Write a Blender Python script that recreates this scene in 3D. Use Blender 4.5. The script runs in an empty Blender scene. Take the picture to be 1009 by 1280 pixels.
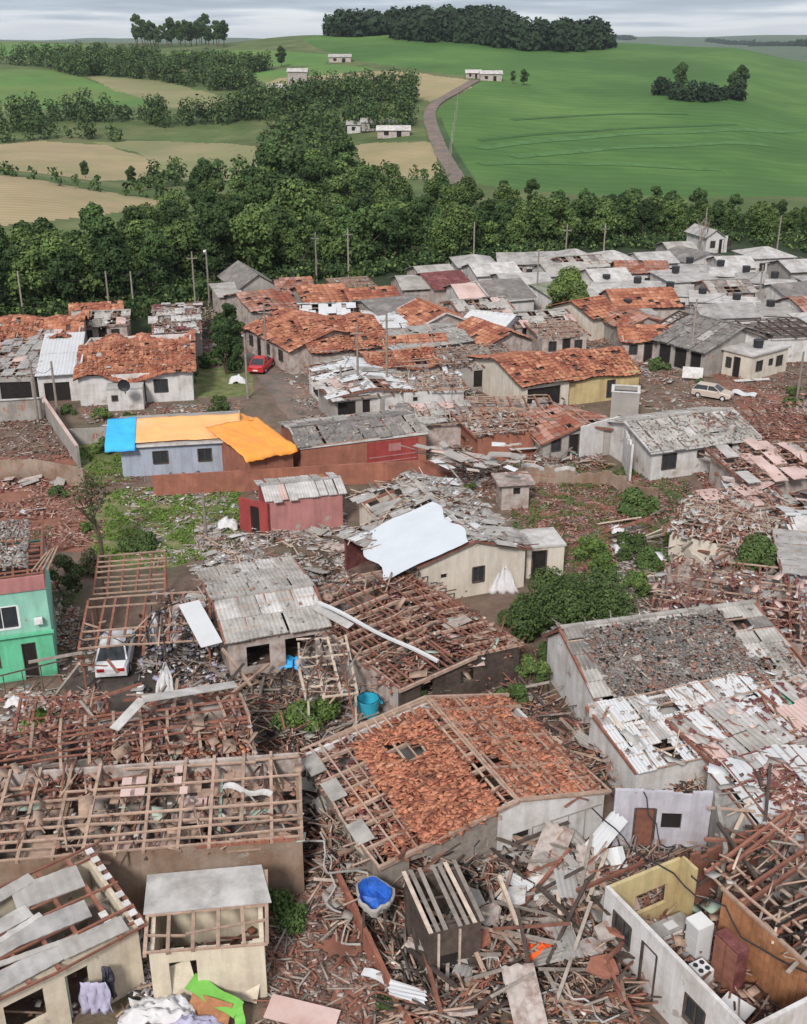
import bpy, math, random
from mathutils import Vector, Matrix, noise
import numpy as np
random.seed(7)
rng = np.random.default_rng(11)
R = math.radians
C = bpy.context.scene.collection

# ---------------------------------------------------------------- camera, sky, sun, exposure
FOC, PITCH, H = 1372.0, R(23.3), 30.0
scn = bpy.context.scene
cam_d = bpy.data.cameras.new('camera'); cam = bpy.data.objects.new('camera', cam_d); C.objects.link(cam)
cam_d.sensor_fit = 'VERTICAL'; cam_d.sensor_height = 24; cam_d.lens = 24 * FOC / 1280.0
cam_d.clip_start = 0.5; cam_d.clip_end = 20000
cam.location = (0, 0, H); cam.rotation_euler = (R(90) - PITCH, 0, 0)
scn.camera = cam
SUN_EL, SUN_ROT = R(40), R(195)
w = bpy.data.worlds.new('World'); scn.world = w; w.use_nodes = True
nt = w.node_tree; nt.nodes.clear()
def N(nt, t, **kw):
    n = nt.nodes.new(t)
    for k, v in kw.items():
        if k in n.inputs: n.inputs[k].default_value = v
        else: setattr(n, k, v)
    return n
def LK(nt, a, b): nt.links.new(a, b)
out = N(nt, 'ShaderNodeOutputWorld')
sky = N(nt, 'ShaderNodeTexSky'); sky.sky_type = 'NISHITA'; sky.sun_disc = False
sky.sun_elevation = SUN_EL; sky.sun_rotation = SUN_ROT
bg1 = N(nt, 'ShaderNodeBackground'); bg1.inputs[1].default_value = 0.10
LK(nt, sky.outputs[0], bg1.inputs[0])
tc = N(nt, 'ShaderNodeTexCoord'); mp = N(nt, 'ShaderNodeMapping'); mp.inputs['Scale'].default_value = (5, 5, 75)
LK(nt, tc.outputs['Generated'], mp.inputs[0])
no = N(nt, 'ShaderNodeTexNoise'); no.inputs['Scale'].default_value = 1.6; no.inputs['Detail'].default_value = 5
LK(nt, mp.outputs[0], no.inputs['Vector'])
sx = N(nt, 'ShaderNodeSeparateXYZ'); LK(nt, tc.outputs['Generated'], sx.inputs[0])
ad = N(nt, 'ShaderNodeMath', operation='MULTIPLY_ADD'); ad.inputs[1].default_value = 0.056; LK(nt, no.outputs[0], ad.inputs[0]); LK(nt, sx.outputs[2], ad.inputs[2])
cr = N(nt, 'ShaderNodeValToRGB'); e = cr.color_ramp.elements
e[0].position = 0.0; e[0].color = (0.62, 0.68, 0.76, 1)
e[1].position = 0.030; e[1].color = (0.90, 0.94, 1.0, 1)
for ps, c in ((0.041, (1.15, 1.18, 1.22, 1)), (0.050, (0.62, 0.72, 0.86, 1)), (0.058, (0.46, 0.55, 0.67, 1)), (0.08, (0.52, 0.6, 0.70, 1)), (0.25, (0.70, 0.73, 0.78, 1)), (1.0, (0.86, 0.88, 0.92, 1))):
    x = e.new(ps); x.color = c
LK(nt, ad.outputs[0], cr.inputs[0])
bg2 = N(nt, 'ShaderNodeBackground'); bg2.inputs[1].default_value = 0.60; LK(nt, cr.outputs[0], bg2.inputs[0])
mx = N(nt, 'ShaderNodeMixShader'); mx.inputs[0].default_value = 0.88
LK(nt, bg1.outputs[0], mx.inputs[1]); LK(nt, bg2.outputs[0], mx.inputs[2]); LK(nt, mx.outputs[0], out.inputs[0])
sd = bpy.data.lights.new('sun', 'SUN'); sd.energy = 2.2; sd.angle = R(10); sd.color = (1, 0.965, 0.92)
sun = bpy.data.objects.new('sun', sd); C.objects.link(sun)
sun.rotation_euler = (R(90) - SUN_EL, 0, R(180) - SUN_ROT)
scn.view_settings.view_transform = 'Standard'; scn.view_settings.look = 'None'
scn.view_settings.exposure = 0.58; scn.view_settings.gamma = 1
scn.cycles.max_bounces = 5; scn.cycles.diffuse_bounces = 3; scn.cycles.glossy_bounces = 2
scn.cycles.transparent_max_bounces = 4; scn.cycles.volume_bounces = 0

# ---------------------------------------------------------------- projection helpers (photo pixel -> world point on a level)
CP, SP = math.cos(PITCH), math.sin(PITCH)
def ray(px, py):
    dx = (px - 504.5) / FOC; dy = (640 - py) / FOC
    return dx, CP + dy * SP, -SP + dy * CP
def G(px, py, z=0.0):
    x, y, zz = ray(px, py); t = (z - H) / zz
    return Vector((x * t, y * t, z))
def proj(x, y, z):
    d = z - H; zc = y * CP - d * SP; up = y * SP + d * CP
    return 504.5 + FOC * x / zc, 640 - FOC * up / zc

# ---------------------------------------------------------------- materials
MATS = {}
def mat(name, col, var=0.18, scale=1.5, rough=0.9, stain=None, samt=0.5, sscale=0.5, bump=0.0, bscale=8.0, rnd=0.0, metal=0.0, wave=None, coord='Object', spec=0.25, detail=5):
    m = bpy.data.materials.new(name); m.use_nodes = True; t = m.node_tree; b = t.nodes['Principled BSDF']
    b.inputs['Roughness'].default_value = rough; b.inputs['Metallic'].default_value = metal
    b.inputs['Specular IOR Level'].default_value = spec
    tc = N(t, 'ShaderNodeTexCoord'); co = tc.outputs['Object']
    if coord == 'World':
        g = N(t, 'ShaderNodeNewGeometry'); co = g.outputs['Position']
    n1 = N(t, 'ShaderNodeTexNoise'); n1.inputs['Scale'].default_value = scale; n1.inputs['Detail'].default_value = detail; n1.inputs['Roughness'].default_value = 0.65
    LK(t, co, n1.inputs['Vector'])
    r1 = N(t, 'ShaderNodeMapRange'); r1.inputs[1].default_value = 0.3; r1.inputs[2].default_value = 0.7
    r1.inputs[3].default_value = 1 - var; r1.inputs[4].default_value = 1 + var; LK(t, n1.outputs[0], r1.inputs[0])
    fac = r1.outputs[0]
    if rnd:
        oi = N(t, 'ShaderNodeObjectInfo'); r2 = N(t, 'ShaderNodeMapRange'); r2.inputs[3].default_value = 1 - rnd; r2.inputs[4].default_value = 1 + rnd
        LK(t, oi.outputs['Random'], r2.inputs[0]); mm = N(t, 'ShaderNodeMath', operation='MULTIPLY'); LK(t, fac, mm.inputs[0]); LK(t, r2.outputs[0], mm.inputs[1]); fac = mm.outputs[0]
    if wave:
        wv = N(t, 'ShaderNodeTexWave'); wv.inputs['Scale'].default_value = wave[0]; wv.inputs['Distortion'].default_value = wave[1]; wv.inputs['Detail'].default_value = 3
        wv.inputs['Detail Scale'].default_value = 0.4; wv.bands_direction = wave[3] if len(wave) > 3 else 'X'
        LK(t, co, wv.inputs['Vector'])
        r3 = N(t, 'ShaderNodeMapRange'); r3.inputs[3].default_value = 1 - wave[2]; r3.inputs[4].default_value = 1 + wave[2]; LK(t, wv.outputs['Fac'], r3.inputs[0])
        mm = N(t, 'ShaderNodeMath', operation='MULTIPLY'); LK(t, fac, mm.inputs[0]); LK(t, r3.outputs[0], mm.inputs[1]); fac = mm.outputs[0]
    if name[:2] == 'w_':
        mp_ = N(t, 'ShaderNodeMapping'); mp_.inputs['Scale'].default_value = (2.6, 2.6, 0.35); LK(t, co, mp_.inputs[0])
        n5 = N(t, 'ShaderNodeTexNoise'); n5.inputs['Scale'].default_value = 1.0; n5.inputs['Detail'].default_value = 6; n5.inputs['Roughness'].default_value = 0.7; LK(t, mp_.outputs[0], n5.inputs['Vector'])
        r5 = N(t, 'ShaderNodeMapRange'); r5.inputs[1].default_value = 0.42; r5.inputs[2].default_value = 0.7; r5.inputs[3].default_value = 1.06; r5.inputs[4].default_value = 0.80; LK(t, n5.outputs[0], r5.inputs[0])
        mm = N(t, 'ShaderNodeMath', operation='MULTIPLY'); LK(t, fac, mm.inputs[0]); LK(t, r5.outputs[0], mm.inputs[1]); fac = mm.outputs[0]
    base = None
    if stain:
        n2 = N(t, 'ShaderNodeTexNoise'); n2.inputs['Scale'].default_value = sscale; n2.inputs['Detail'].default_value = 7; n2.inputs['Roughness'].default_value = 0.7; LK(t, co, n2.inputs['Vector'])
        r4 = N(t, 'ShaderNodeMapRange'); r4.inputs[1].default_value = 0.45; r4.inputs[2].default_value = 0.62; r4.inputs[4].default_value = samt; LK(t, n2.outputs[0], r4.inputs[0])
        mc = N(t, 'ShaderNodeMix', data_type='RGBA'); mc.inputs[6].default_value = (*col, 1); mc.inputs[7].default_value = (*stain, 1); LK(t, r4.outputs[0], mc.inputs[0]); base = mc.outputs[2]
    if name in ('w_white', 'w_cream', 'w_ruin', 'w_grey', 'w_brown', 'w_lilac', 'w_pink', 'w_teal'):
        n6 = N(t, 'ShaderNodeTexNoise'); n6.inputs['Scale'].default_value = 0.8; n6.inputs['Detail'].default_value = 8; n6.inputs['Roughness'].default_value = 0.62; LK(t, co, n6.inputs['Vector'])
        r6 = N(t, 'ShaderNodeMapRange'); r6.inputs[1].default_value = 0.635; r6.inputs[2].default_value = 0.655; r6.inputs[4].default_value = 0.85; LK(t, n6.outputs[0], r6.inputs[0])
        br = N(t, 'ShaderNodeTexBrick'); br.inputs['Scale'].default_value = 4.5; br.inputs['Color1'].default_value = (0.34, 0.15, 0.10, 1); br.inputs['Color2'].default_value = (0.26, 0.11, 0.075, 1); br.inputs['Mortar'].default_value = (0.33, 0.29, 0.26, 1); LK(t, co, br.inputs['Vector'])
        mc6 = N(t, 'ShaderNodeMix', data_type='RGBA'); mc6.inputs[6].default_value = (*col, 1)
        if base: LK(t, base, mc6.inputs[6])
        LK(t, br.outputs[0], mc6.inputs[7]); LK(t, r6.outputs[0], mc6.inputs[0]); base = mc6.outputs[2]
    vm = N(t, 'ShaderNodeVectorMath', operation='SCALE')
    if base: LK(t, base, vm.inputs[0])
    else: vm.inputs[0].default_value = col
    LK(t, fac, vm.inputs['Scale']); LK(t, vm.outputs[0], b.inputs['Base Color'])
    if bump:
        n3 = N(t, 'ShaderNodeTexNoise'); n3.inputs['Scale'].default_value = bscale; n3.inputs['Detail'].default_value = 6; LK(t, co, n3.inputs['Vector'])
        bp = N(t, 'ShaderNodeBump'); bp.inputs['Strength'].default_value = bump; bp.inputs['Distance'].default_value = 0.1; LK(t, n3.outputs[0], bp.inputs['Height']); LK(t, bp.outputs[0], b.inputs['Normal'])
    MATS[name] = m; return m
DIRT = (0.16, 0.085, 0.06)
mat('tile_a', (0.37, 0.145, 0.085), 0.3, 2.5, stain=(0.2, 0.07, 0.045), samt=0.6)
mat('tile_b', (0.43, 0.185, 0.11), 0.25, 2.5)
mat('tile_c', (0.25, 0.085, 0.055), 0.3, 2.5)
mat('tile_d', (0.50, 0.25, 0.16), 0.25, 2.5)
mat('tile_e', (0.47, 0.185, 0.11), 0.3, 2.5)
mat('tile_old', (0.30, 0.15, 0.11), 0.3, 2, stain=(0.16, 0.12, 0.10), samt=0.7)
mat('tile_old_b', (0.38, 0.21, 0.17), 0.3, 2)
mat('wood_pink', (0.37, 0.255, 0.195), 0.3, 3, rnd=0.15)
mat('wood_red', (0.23, 0.10, 0.07), 0.3, 3, rnd=0.2)
mat('wood_pale', (0.52, 0.42, 0.34), 0.25, 3, rnd=0.12)
mat('wood_grey', (0.27, 0.23, 0.20), 0.3, 3, rnd=0.2)
mat('wood_dark', (0.07, 0.052, 0.045), 0.4, 3, stain=(0.14, 0.10, 0.08))
mat('wood_orange', (0.36, 0.165, 0.08), 0.4, 1.5, stain=(0.2, 0.09, 0.05), samt=0.8)
mat('fibre', (0.37, 0.345, 0.32), 0.22, 1.2, stain=(0.2, 0.18, 0.16), samt=0.7, rnd=0.08)
mat('fibre_pale', (0.42, 0.40, 0.385), 0.25, 1.2, stain=(0.27, 0.245, 0.225), samt=0.8, rnd=0.22)
mat('fibre_dark', (0.175, 0.16, 0.15), 0.3, 1.5, stain=(0.28, 0.25, 0.23), samt=0.8)
mat('fibre_moss', (0.25, 0.25, 0.19), 0.3, 1.5, stain=(0.13, 0.15, 0.09), samt=0.8)
mat('metal_white', (0.58, 0.585, 0.60), 0.08, 1.0, rough=0.5, stain=(0.55, 0.53, 0.5), samt=0.5)
mat('metal_pink', (0.60, 0.44, 0.40), 0.2, 1.0, rough=0.6, stain=(0.35, 0.22, 0.19), samt=0.8)
mat('maroon', (0.15, 0.05, 0.05), 0.35, 2, stain=(0.24, 0.10, 0.09), samt=0.8)
mat('w_white', (0.60, 0.58, 0.57), 0.06, 0.6, stain=(0.40, 0.35, 0.31), samt=0.65, sscale=0.7, bump=0.1)
mat('w_cream', (0.63, 0.55, 0.43), 0.06, 0.6, stain=(0.46, 0.38, 0.29), samt=0.6, sscale=0.7, bump=0.1)
mat('w_beige', (0.62, 0.56, 0.48), 0.05, 0.6, stain=(0.45, 0.38, 0.31), samt=0.6, sscale=0.6)
mat('w_yellow', (0.52, 0.42, 0.22), 0.1, 0.8, stain=(0.40, 0.28, 0.15), samt=0.6)
mat('w_brown', (0.23, 0.15, 0.105), 0.15, 0.5, stain=(0.34, 0.27, 0.22), samt=0.75, sscale=0.35, bump=0.2)
mat('w_brick', (0.33, 0.135, 0.09), 0.2, 0.9, stain=(0.24, 0.10, 0.075), samt=0.6, bump=0.3)
mat('w_blue', (0.36, 0.40, 0.48), 0.06, 0.6, stain=(0.28, 0.28, 0.30), samt=0.4)
mat('w_lilac', (0.49, 0.47, 0.52), 0.08, 0.6, stain=(0.34, 0.31, 0.33), samt=0.6)
mat('w_pink', (0.42, 0.19, 0.18), 0.08, 0.7, stain=(0.33, 0.15, 0.14), samt=0.6)
mat('w_red', (0.30, 0.055, 0.05), 0.2, 1)
mat('w_teal', (0.27, 0.52, 0.41), 0.06, 0.7, stain=(0.20, 0.46, 0.36), samt=0.6)
mat('w_green', (0.14, 0.52, 0.30), 0.1, 0.7, stain=(0.12, 0.38, 0.24), samt=0.6)
mat('w_mint', (0.36, 0.47, 0.39), 0.1, 0.9, stain=(0.5, 0.44, 0.38), samt=0.5)
mat('w_grey', (0.35, 0.325, 0.30), 0.12, 0.8, stain=(0.22, 0.19, 0.17), samt=0.6, bump=0.2)
mat('w_olive', (0.20, 0.20, 0.12), 0.2, 0.8)
mat('w_ruin', (0.46, 0.40, 0.37), 0.15, 0.8, stain=(0.24, 0.16, 0.13), samt=0.8, sscale=1.2)
mat('dark', (0.022, 0.018, 0.017), 0.3, 2)  # near-black, mainly paints in the shade of openings and gaps
mat('glass', (0.035, 0.04, 0.045), 0.2, 2, rough=0.15, spec=0.5)
mat('frame_white', (0.7, 0.7, 0.7), 0.05, 2, rough=0.6)
mat('floor_in', (0.13, 0.085, 0.07), 0.35, 1.5, stain=(0.24, 0.17, 0.14), samt=0.8, sscale=1.3)
mat('tarp_orange', (0.86, 0.33, 0.06), 0.1, 0.8, rough=0.6, bump=0.5, bscale=1.5, stain=(0.7,0.3,0.1), samt=.5)
mat('tarp_peach', (0.87, 0.42, 0.17), 0.08, 0.8, rough=0.6, bump=0.4, bscale=1.5, stain=(0.8,0.45,0.25), samt=.5)
mat('tarp_blue', (0.05, 0.42, 0.85), 0.15, 1.2, rough=0.6, bump=0.5, bscale=2)
mat('tarp_white', (0.57, 0.60, 0.635), 0.05, 0.8, rough=0.6, bump=0.2, bscale=2)
mat('plastic_blue', (0.03, 0.12, 0.46), 0.4, 3, rough=0.5, bump=.8, bscale=3)
mat('plastic_teal', (0.04, 0.36, 0.50), 0.12, 4, rough=0.4)
mat('plastic_green', (0.17, 0.44, 0.08), 0.1, 3, rough=0.5)
mat('cloth_orange', (0.85, 0.13, 0.03), 0.2, 3)
mat('cloth_white', (0.60, 0.59, 0.60), 0.12, 3, stain=(0.55, 0.5, 0.48))
mat('cloth_lilac', (0.40, 0.38, 0.50), 0.3, 3)
mat('cloth_dark', (0.06, 0.06, 0.08), 0.3, 3)
mat('cloth_ochre', (0.50, 0.27, 0.09), 0.3, 3)
mat('cloth_mint', (0.14, 0.46, 0.33), 0.3, 3)
mat('car_white', (0.72, 0.72, 0.74), 0.03, 1, rough=0.3, spec=0.5)
mat('car_red', (0.50, 0.03, 0.04), 0.05, 1, rough=0.3, spec=0.5)
mat('car_beige', (0.50, 0.42, 0.36), 0.08, 1, rough=0.4, spec=0.5)
mat('tyre', (0.02, 0.02, 0.02), 0.1, 3)
mat('lamp_red', (0.4, 0.02, 0.02), 0.1, 3, rough=0.3)
mat('concrete', (0.36, 0.335, 0.31), 0.2, 2, stain=(0.22, 0.2, 0.18), samt=0.6)
mat('tank_black', (0.03, 0.03, 0.035), 0.2, 2, rough=0.5)
mat('bark', (0.10, 0.075, 0.055), 0.35, 4, bump=0.4)
mat('bark_pale', (0.24, 0.2, 0.165), 0.3, 4)
mat('lf_dark', (0.038, 0.070, 0.022), 0.45, 0.35, rnd=0.3)
mat('lf_mid', (0.072, 0.116, 0.034), 0.45, 0.35, rnd=0.3)
mat('lf_light', (0.125, 0.175, 0.048), 0.4, 0.4, rnd=0.25)
mat('lf_bush', (0.075, 0.115, 0.036), 0.4, 1.2, rnd=0.2)
mat('lf_lime', (0.115, 0.18, 0.035), 0.35, 1.5, rnd=0.15)
mat('lf_far', (0.026, 0.046, 0.022), 0.4, 0.05, coord='World')
mat('lf_hedge', (0.048, 0.085, 0.028), 0.5, 0.05, coord='World')
mat('lf_under', (0.036, 0.066, 0.022), 0.5, 0.3, coord='World')
mat('dry', (0.14, 0.12, 0.075), 0.35, 3)
mat('asphalt', (0.155, 0.13, 0.115), 0.2, 0.6, stain=(0.27, 0.18, 0.14), samt=0.7, sscale=0.25, coord='World')
mat('red_dirt', (0.25, 0.115, 0.08), 0.25, 0.8, stain=(0.18, 0.075, 0.055), samt=0.7, sscale=0.3, coord='World', bump=0.4, bscale=3)
mat('lawn', (0.13, 0.165, 0.055), 0.35, 1.2, stain=(0.22, 0.17, 0.10), samt=0.7, sscale=0.6, coord='World', bump=0.5, bscale=12)
mat('ground', (0.17, 0.115, 0.09), 0.3, 0.9, stain=(0.095, 0.10, 0.055), samt=0.6, sscale=0.22, coord='World', bump=0.6, bscale=5)
mat('soil_dark', (0.085, 0.068, 0.06), 0.35, 1.2, coord='World', bump=0.5, bscale=6)
mat('crop_green', (0.060, 0.138, 0.030), 0.18, 0.012, stain=(0.105, 0.190, 0.045), samt=0.8, sscale=0.006, coord='World', wave=(0.035, 10.0, 0.07, 'Y'))
mat('crop_green_b', (0.095, 0.19, 0.045), 0.18, 0.03, stain=(0.16, 0.18, 0.06), samt=0.7, sscale=0.012, coord='World', wave=(0.12, 5.0, 0.08, 'Y'))
mat('crop_straw', (0.33, 0.26, 0.15), 0.14, 0.03, stain=(0.235, 0.22, 0.10), samt=0.8, sscale=0.02, coord='World', wave=(0.12, 6.0, 0.10, 'Y'))
mat('crop_olive', (0.20, 0.205, 0.095), 0.15, 0.03, stain=(0.28, 0.235, 0.13), samt=0.8, sscale=0.02, coord='World', wave=(0.1, 6.0, 0.10, 'Y'))
mat('crop_track', (0.072, 0.158, 0.045), 0.3, 0.3, coord='World')
mat('crop_track_dark', (0.045, 0.112, 0.03), 0.3, 0.3, coord='World')
mat('meadow', (0.085, 0.125, 0.04), 0.3, 0.06, stain=(0.13, 0.13, 0.06), samt=0.7, sscale=0.03, coord='World')
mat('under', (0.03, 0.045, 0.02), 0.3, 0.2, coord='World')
mat('hill_far', (0.10, 0.14, 0.08), 0.3, 0.002, stain=(0.05, 0.08, 0.05), samt=0.8, sscale=0.002, coord='World')
M = MATS

# ---------------------------------------------------------------- mesh helpers
def tagm(o, label=None, cat=None, group=None, kind=None):
    if label: o['label'] = label
    if label and not kind: o['kind'] = 'thing'
    if cat: o['category'] = cat
    if group: o['group'] = group
    if kind: o['kind'] = kind
    return o
def empty(name, loc, rz=0.0, label=None, cat=None, group=None):
    o = bpy.data.objects.new(name, None); o.empty_display_size = 0.3; C.objects.link(o)
    o.location = loc; o.rotation_euler = (0, 0, rz); return tagm(o, label, cat, group)
class MB:
    def __init__(s): s.v = []; s.f = []; s.m = []
    def grid(s, vs, nu, nv, m=0):
        k = len(s.v); s.v += [tuple(p) for p in vs]
        for j in range(nv):
            for i in range(nu): a = k + j*(nu+1) + i; s.f.append((a, a+1, a+nu+2, a+nu+1)); s.m.append(m)
    def quad(s, a, b, c, d, m=0):
        n = len(s.v); s.v += [tuple(a), tuple(b), tuple(c), tuple(d)]; s.f.append((n, n+1, n+2, n+3)); s.m.append(m)
    def tri(s, a, b, c, m=0):
        n = len(s.v); s.v += [tuple(a), tuple(b), tuple(c)]; s.f.append((n, n+1, n+2)); s.m.append(m)
    def hexa(s, p, m=0):   # 8 points: bottom 0-3, top 4-7
        n = len(s.v); s.v += [tuple(q) for q in p]
        for f in ((0,3,2,1),(4,5,6,7),(0,1,5,4),(1,2,6,5),(2,3,7,6),(3,0,4,7)):
            s.f.append(tuple(n+i for i in f)); s.m.append(m)
    def box(s, x0, y0, z0, x1, y1, z1, m=0):
        s.hexa([(x0,y0,z0),(x1,y0,z0),(x1,y1,z0),(x0,y1,z0),(x0,y0,z1),(x1,y0,z1),(x1,y1,z1),(x0,y1,z1)], m)
    def beam(s, a, b, w, h=None, m=0, up=None):
        a = Vector(a); b = Vector(b); h = h or w; d = (b - a)
        if d.length < 1e-5: return
        d.normalize(); u = Vector(up) if up else Vector((0, 0, 1))
        if abs(d.dot(u)) > 0.97: u = Vector((1, 0, 0))
        x = d.cross(u).normalized() * (w / 2); z = x.cross(d).normalized() * (h / 2)
        s.hexa([a-x-z, a+x-z, b+x-z, b-x-z, a-x+z, a+x+z, b+x+z, b-x+z], m)
    def cyl(s, a, b, r0, r1, n=10, m=0, caps=True):
        a = Vector(a); b = Vector(b); d = (b - a).normalized(); u = Vector((0,0,1)) if abs(d.z) < 0.9 else Vector((1,0,0))
        x = d.cross(u).normalized(); y = d.cross(x).normalized(); k = len(s.v)
        for i in range(n):
            t = 2*math.pi*i/n; o = x*math.cos(t) + y*math.sin(t); s.v += [tuple(a + o*r0), tuple(b + o*r1)]
        for i in range(n):
            j = (i+1) % n; s.f.append((k+2*i, k+2*i+1, k+2*j+1, k+2*j)); s.m.append(m)
        if caps:
            s.f.append(tuple(k+2*i for i in range(n))); s.m.append(m); s.f.append(tuple(k+2*i+1 for i in reversed(range(n)))); s.m.append(m)
    def build(s, name, mats, parent=None, smooth=False):
        me = bpy.data.meshes.new(name); me.from_pydata(s.v, [], s.f)
        if not isinstance(mats, (list, tuple)): mats = [mats]
        for x in mats: me.materials.append(M[x] if isinstance(x, str) else x)
        if len(mats) > 1: me.polygons.foreach_set('material_index', s.m)
        if smooth: me.polygons.foreach_set('use_smooth', [True]*len(s.f))
        me.update(); o = bpy.data.objects.new(name, me); C.objects.link(o)
        if parent: o.parent = parent
        return o
def nz(x, y, z=0.0): return noise.noise(Vector((x, y, z)))
def ru(a, b): return random.uniform(a, b)

class Plane:
    """roof slope: P0 eave left, P1 eave right, P2 ridge right, P3 ridge left (local to the building)"""
    def __init__(s, P0, P1, P2, P3, sag=0.0, seed=0.0):
        s.P = [Vector(p) for p in (P0, P1, P2, P3)]; s.sag = sag; s.seed = seed
        s.U = max((s.P[1]-s.P[0]).length, (s.P[2]-s.P[3]).length); s.V = ((s.P[3]-s.P[0]).length + (s.P[2]-s.P[1]).length) / 2
        s.n = (s.P[1]-s.P[0]).cross((s.P[3]+s.P[2])/2-s.P[0]).normalized()
        if s.n.z < 0: s.n = -s.n
        s.du = (s.P[1]-s.P[0]).normalized(); s.dv = ((s.P[3]+s.P[2])/2 - (s.P[0]+s.P[1])/2).normalized()
    def at(s, u, v, o=0.0):
        p = (s.P[0]*(1-u) + s.P[1]*u)*(1-v) + (s.P[3]*(1-u) + s.P[2]*u)*v
        if s.sag: o = o + s.sag * (nz(u*s.U*0.35 + s.seed, v*s.V*0.35, s.seed) - 0.15) * 1.6 * max(0.0, 1 - v**3)
        return p + s.n * o

def cover_tiles(mb, pl, miss=0.06, nm=4, cell=0.42, seed=0.0, rough=0.02, holes=0.0):
    nu = max(3, int(pl.U / cell)); nv = max(2, int(pl.V / (cell*0.95)))
    for j in range(nv):
        for i in range(nu):
            h = nz(i*0.22+seed, j*0.22, seed*1.7)
            if holes and h > 0.52 - holes: continue
            if random.random() < miss*(1+3*max(0, h)): continue
            u0, u1 = i/nu, (i+1)/nu; v0, v1 = j/nv - 0.02, (j+1)/nv; k = ru(-rough, rough); k2 = ru(-rough, rough); s0 = ru(-rough, rough)/pl.U
            c = nz(i*0.35+seed*3, j*0.35, 5) + ru(-0.35, 0.35)
            m = 2 if c < -0.28 else 1 if c > 0.22 else 3 if (nm > 3 and c > 0.16) else 0
            a = pl.at(u0+s0, v0, 0.07+k); a2 = pl.at((u0+u1)/2+s0, v0, 0.07+k+cell*0.13); b = pl.at(u1+s0, v0, 0.07+k2)
            c_ = pl.at(u1, v1, 0.02); c2 = pl.at((u0+u1)/2, v1, 0.02+cell*0.13); d = pl.at(u0, v1, 0.02)
            mb.quad(a, a2, c2, d, m); mb.quad(a2, b, c_, c2, m)
            if cell < 0.5:
                z = pl.n * -0.06; mb.quad(a+z, b+z, b, a2, m)
def cover_sheets(mb, pl, sw=1.0, sl=1.8, miss=0.1, corr=6, jit=0.03, nm=2, amp=0.035, holes=0.0, seed=0.0, thick=True, rot=0.0):
    nu = max(1, round(pl.U / sw)); nv = max(1, round(pl.V / sl))
    for j in range(nv):
        for i in range(nu):
            h = nz(i*0.4+seed, j*0.4, seed)
            if holes and h > 0.45 - holes: continue
            if random.random() < miss: continue
            m = random.choice([0]*3 + list(range(nm))) if nm > 1 else 0
            u0, u1 = i/nu, (i+1.03)/nu; v0, v1 = (j-0.05)/nv, (j+1.02)/nv
            du = ru(-jit, jit)/pl.U*3; dv = ru(-jit, jit)/pl.V*3; k0 = 0.05 + ru(0, jit); k1 = 0.03 + ru(0, jit); tw = ru(-jit, jit)*rot/pl.V
            n = max(1, corr); pts = []
            for q in range(n*2+1 if corr else 2):
                t = q / (n*2 if corr else 1); z = amp*(q % 2)*(1 if corr else 0) if corr else 0
                uu = u0 + (u1-u0)*t + du
                pts.append((pl.at(uu - tw, v0+dv, k0+z+0.02*t), pl.at(uu + tw, v1+dv, k1+z)))
            for q in range(len(pts)-1): mb.quad(pts[q][0], pts[q+1][0], pts[q+1][1], pts[q][1], m)
            if thick:
                z = pl.n * -0.025; mb.quad(pts[0][0]+z, pts[-1][0]+z, pts[-1][0], pts[0][0], m); mb.quad(pts[0][0]+z, pts[0][0], pts[0][1], pts[0][1]+z, m)
                mb.quad(pts[0][0]+z, pts[0][1]+z, pts[-1][1]+z, pts[-1][0]+z, m)
def frame_roof(parent, pl, rs=1.2, bs=0.42, rmat='wood_red', bmat='wood_pink', miss=0.15, jit=0.11, single=False, rw=0.12, bw=0.085, drop=0.0):
    nr = max(2, round(pl.U / rs)); nb = max(2, round(pl.V / bs)); one = MB()
    while nb > 42: nb = int(nb*0.8)
    for i in range(nr+1):
        if random.random() < miss*0.6 and 0 < i < nr: continue
        u = min(1, max(0, i/nr + ru(-jit, jit)/pl.U)); mb = one if single else MB(); e0 = 0 if random.random() > miss else ru(0.1, 0.3); e1 = 1 if random.random() > miss else ru(0.6, 0.9)
        mb.beam(pl.at(u, e0, -0.02), pl.at(u + ru(-jit, jit)/pl.U, e1, -0.02-(drop*ru(0, 1) if e1 < 1 else 0)), rw, rw*1.3, 0, up=pl.n)
        if not single: mb.build('rafter', rmat, parent)
    for j in range(nb+1):
        if random.random() < miss: continue
        v = j/nb + ru(-jit, jit)/pl.V*0.6; a = 0 if random.random() > miss*2 else ru(0.05, 0.5); b = 1 if random.random() > miss*2 else ru(0.55, 0.95)
        k = random.choice((1, 1, 2, 2, 3)) if pl.U > 3.5 else 1; cu = [a] + sorted(ru(a+.1, b-.1) for _ in range(k-1)) + [b]; vv = v
        for c0, c1 in zip(cu, cu[1:]):
            if k > 1 and random.random() < miss*0.9: continue
            mb = one if single else MB(); v1 = v + ru(-jit, jit)/pl.V*1.3; dz = drop*ru(0, 1.0) if random.random() < 0.22 else 0
            mb.beam(pl.at(c0, vv, 0.045), pl.at(c1, v1, 0.045 - dz), bw*ru(.75, 1.15), bw*0.8, 1 if single else 0, up=pl.n); vv = v1
            if not single: mb.build('batten', bmat, parent)
    if single: one.build('rafter_frame', [rmat, bmat], parent)
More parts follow.
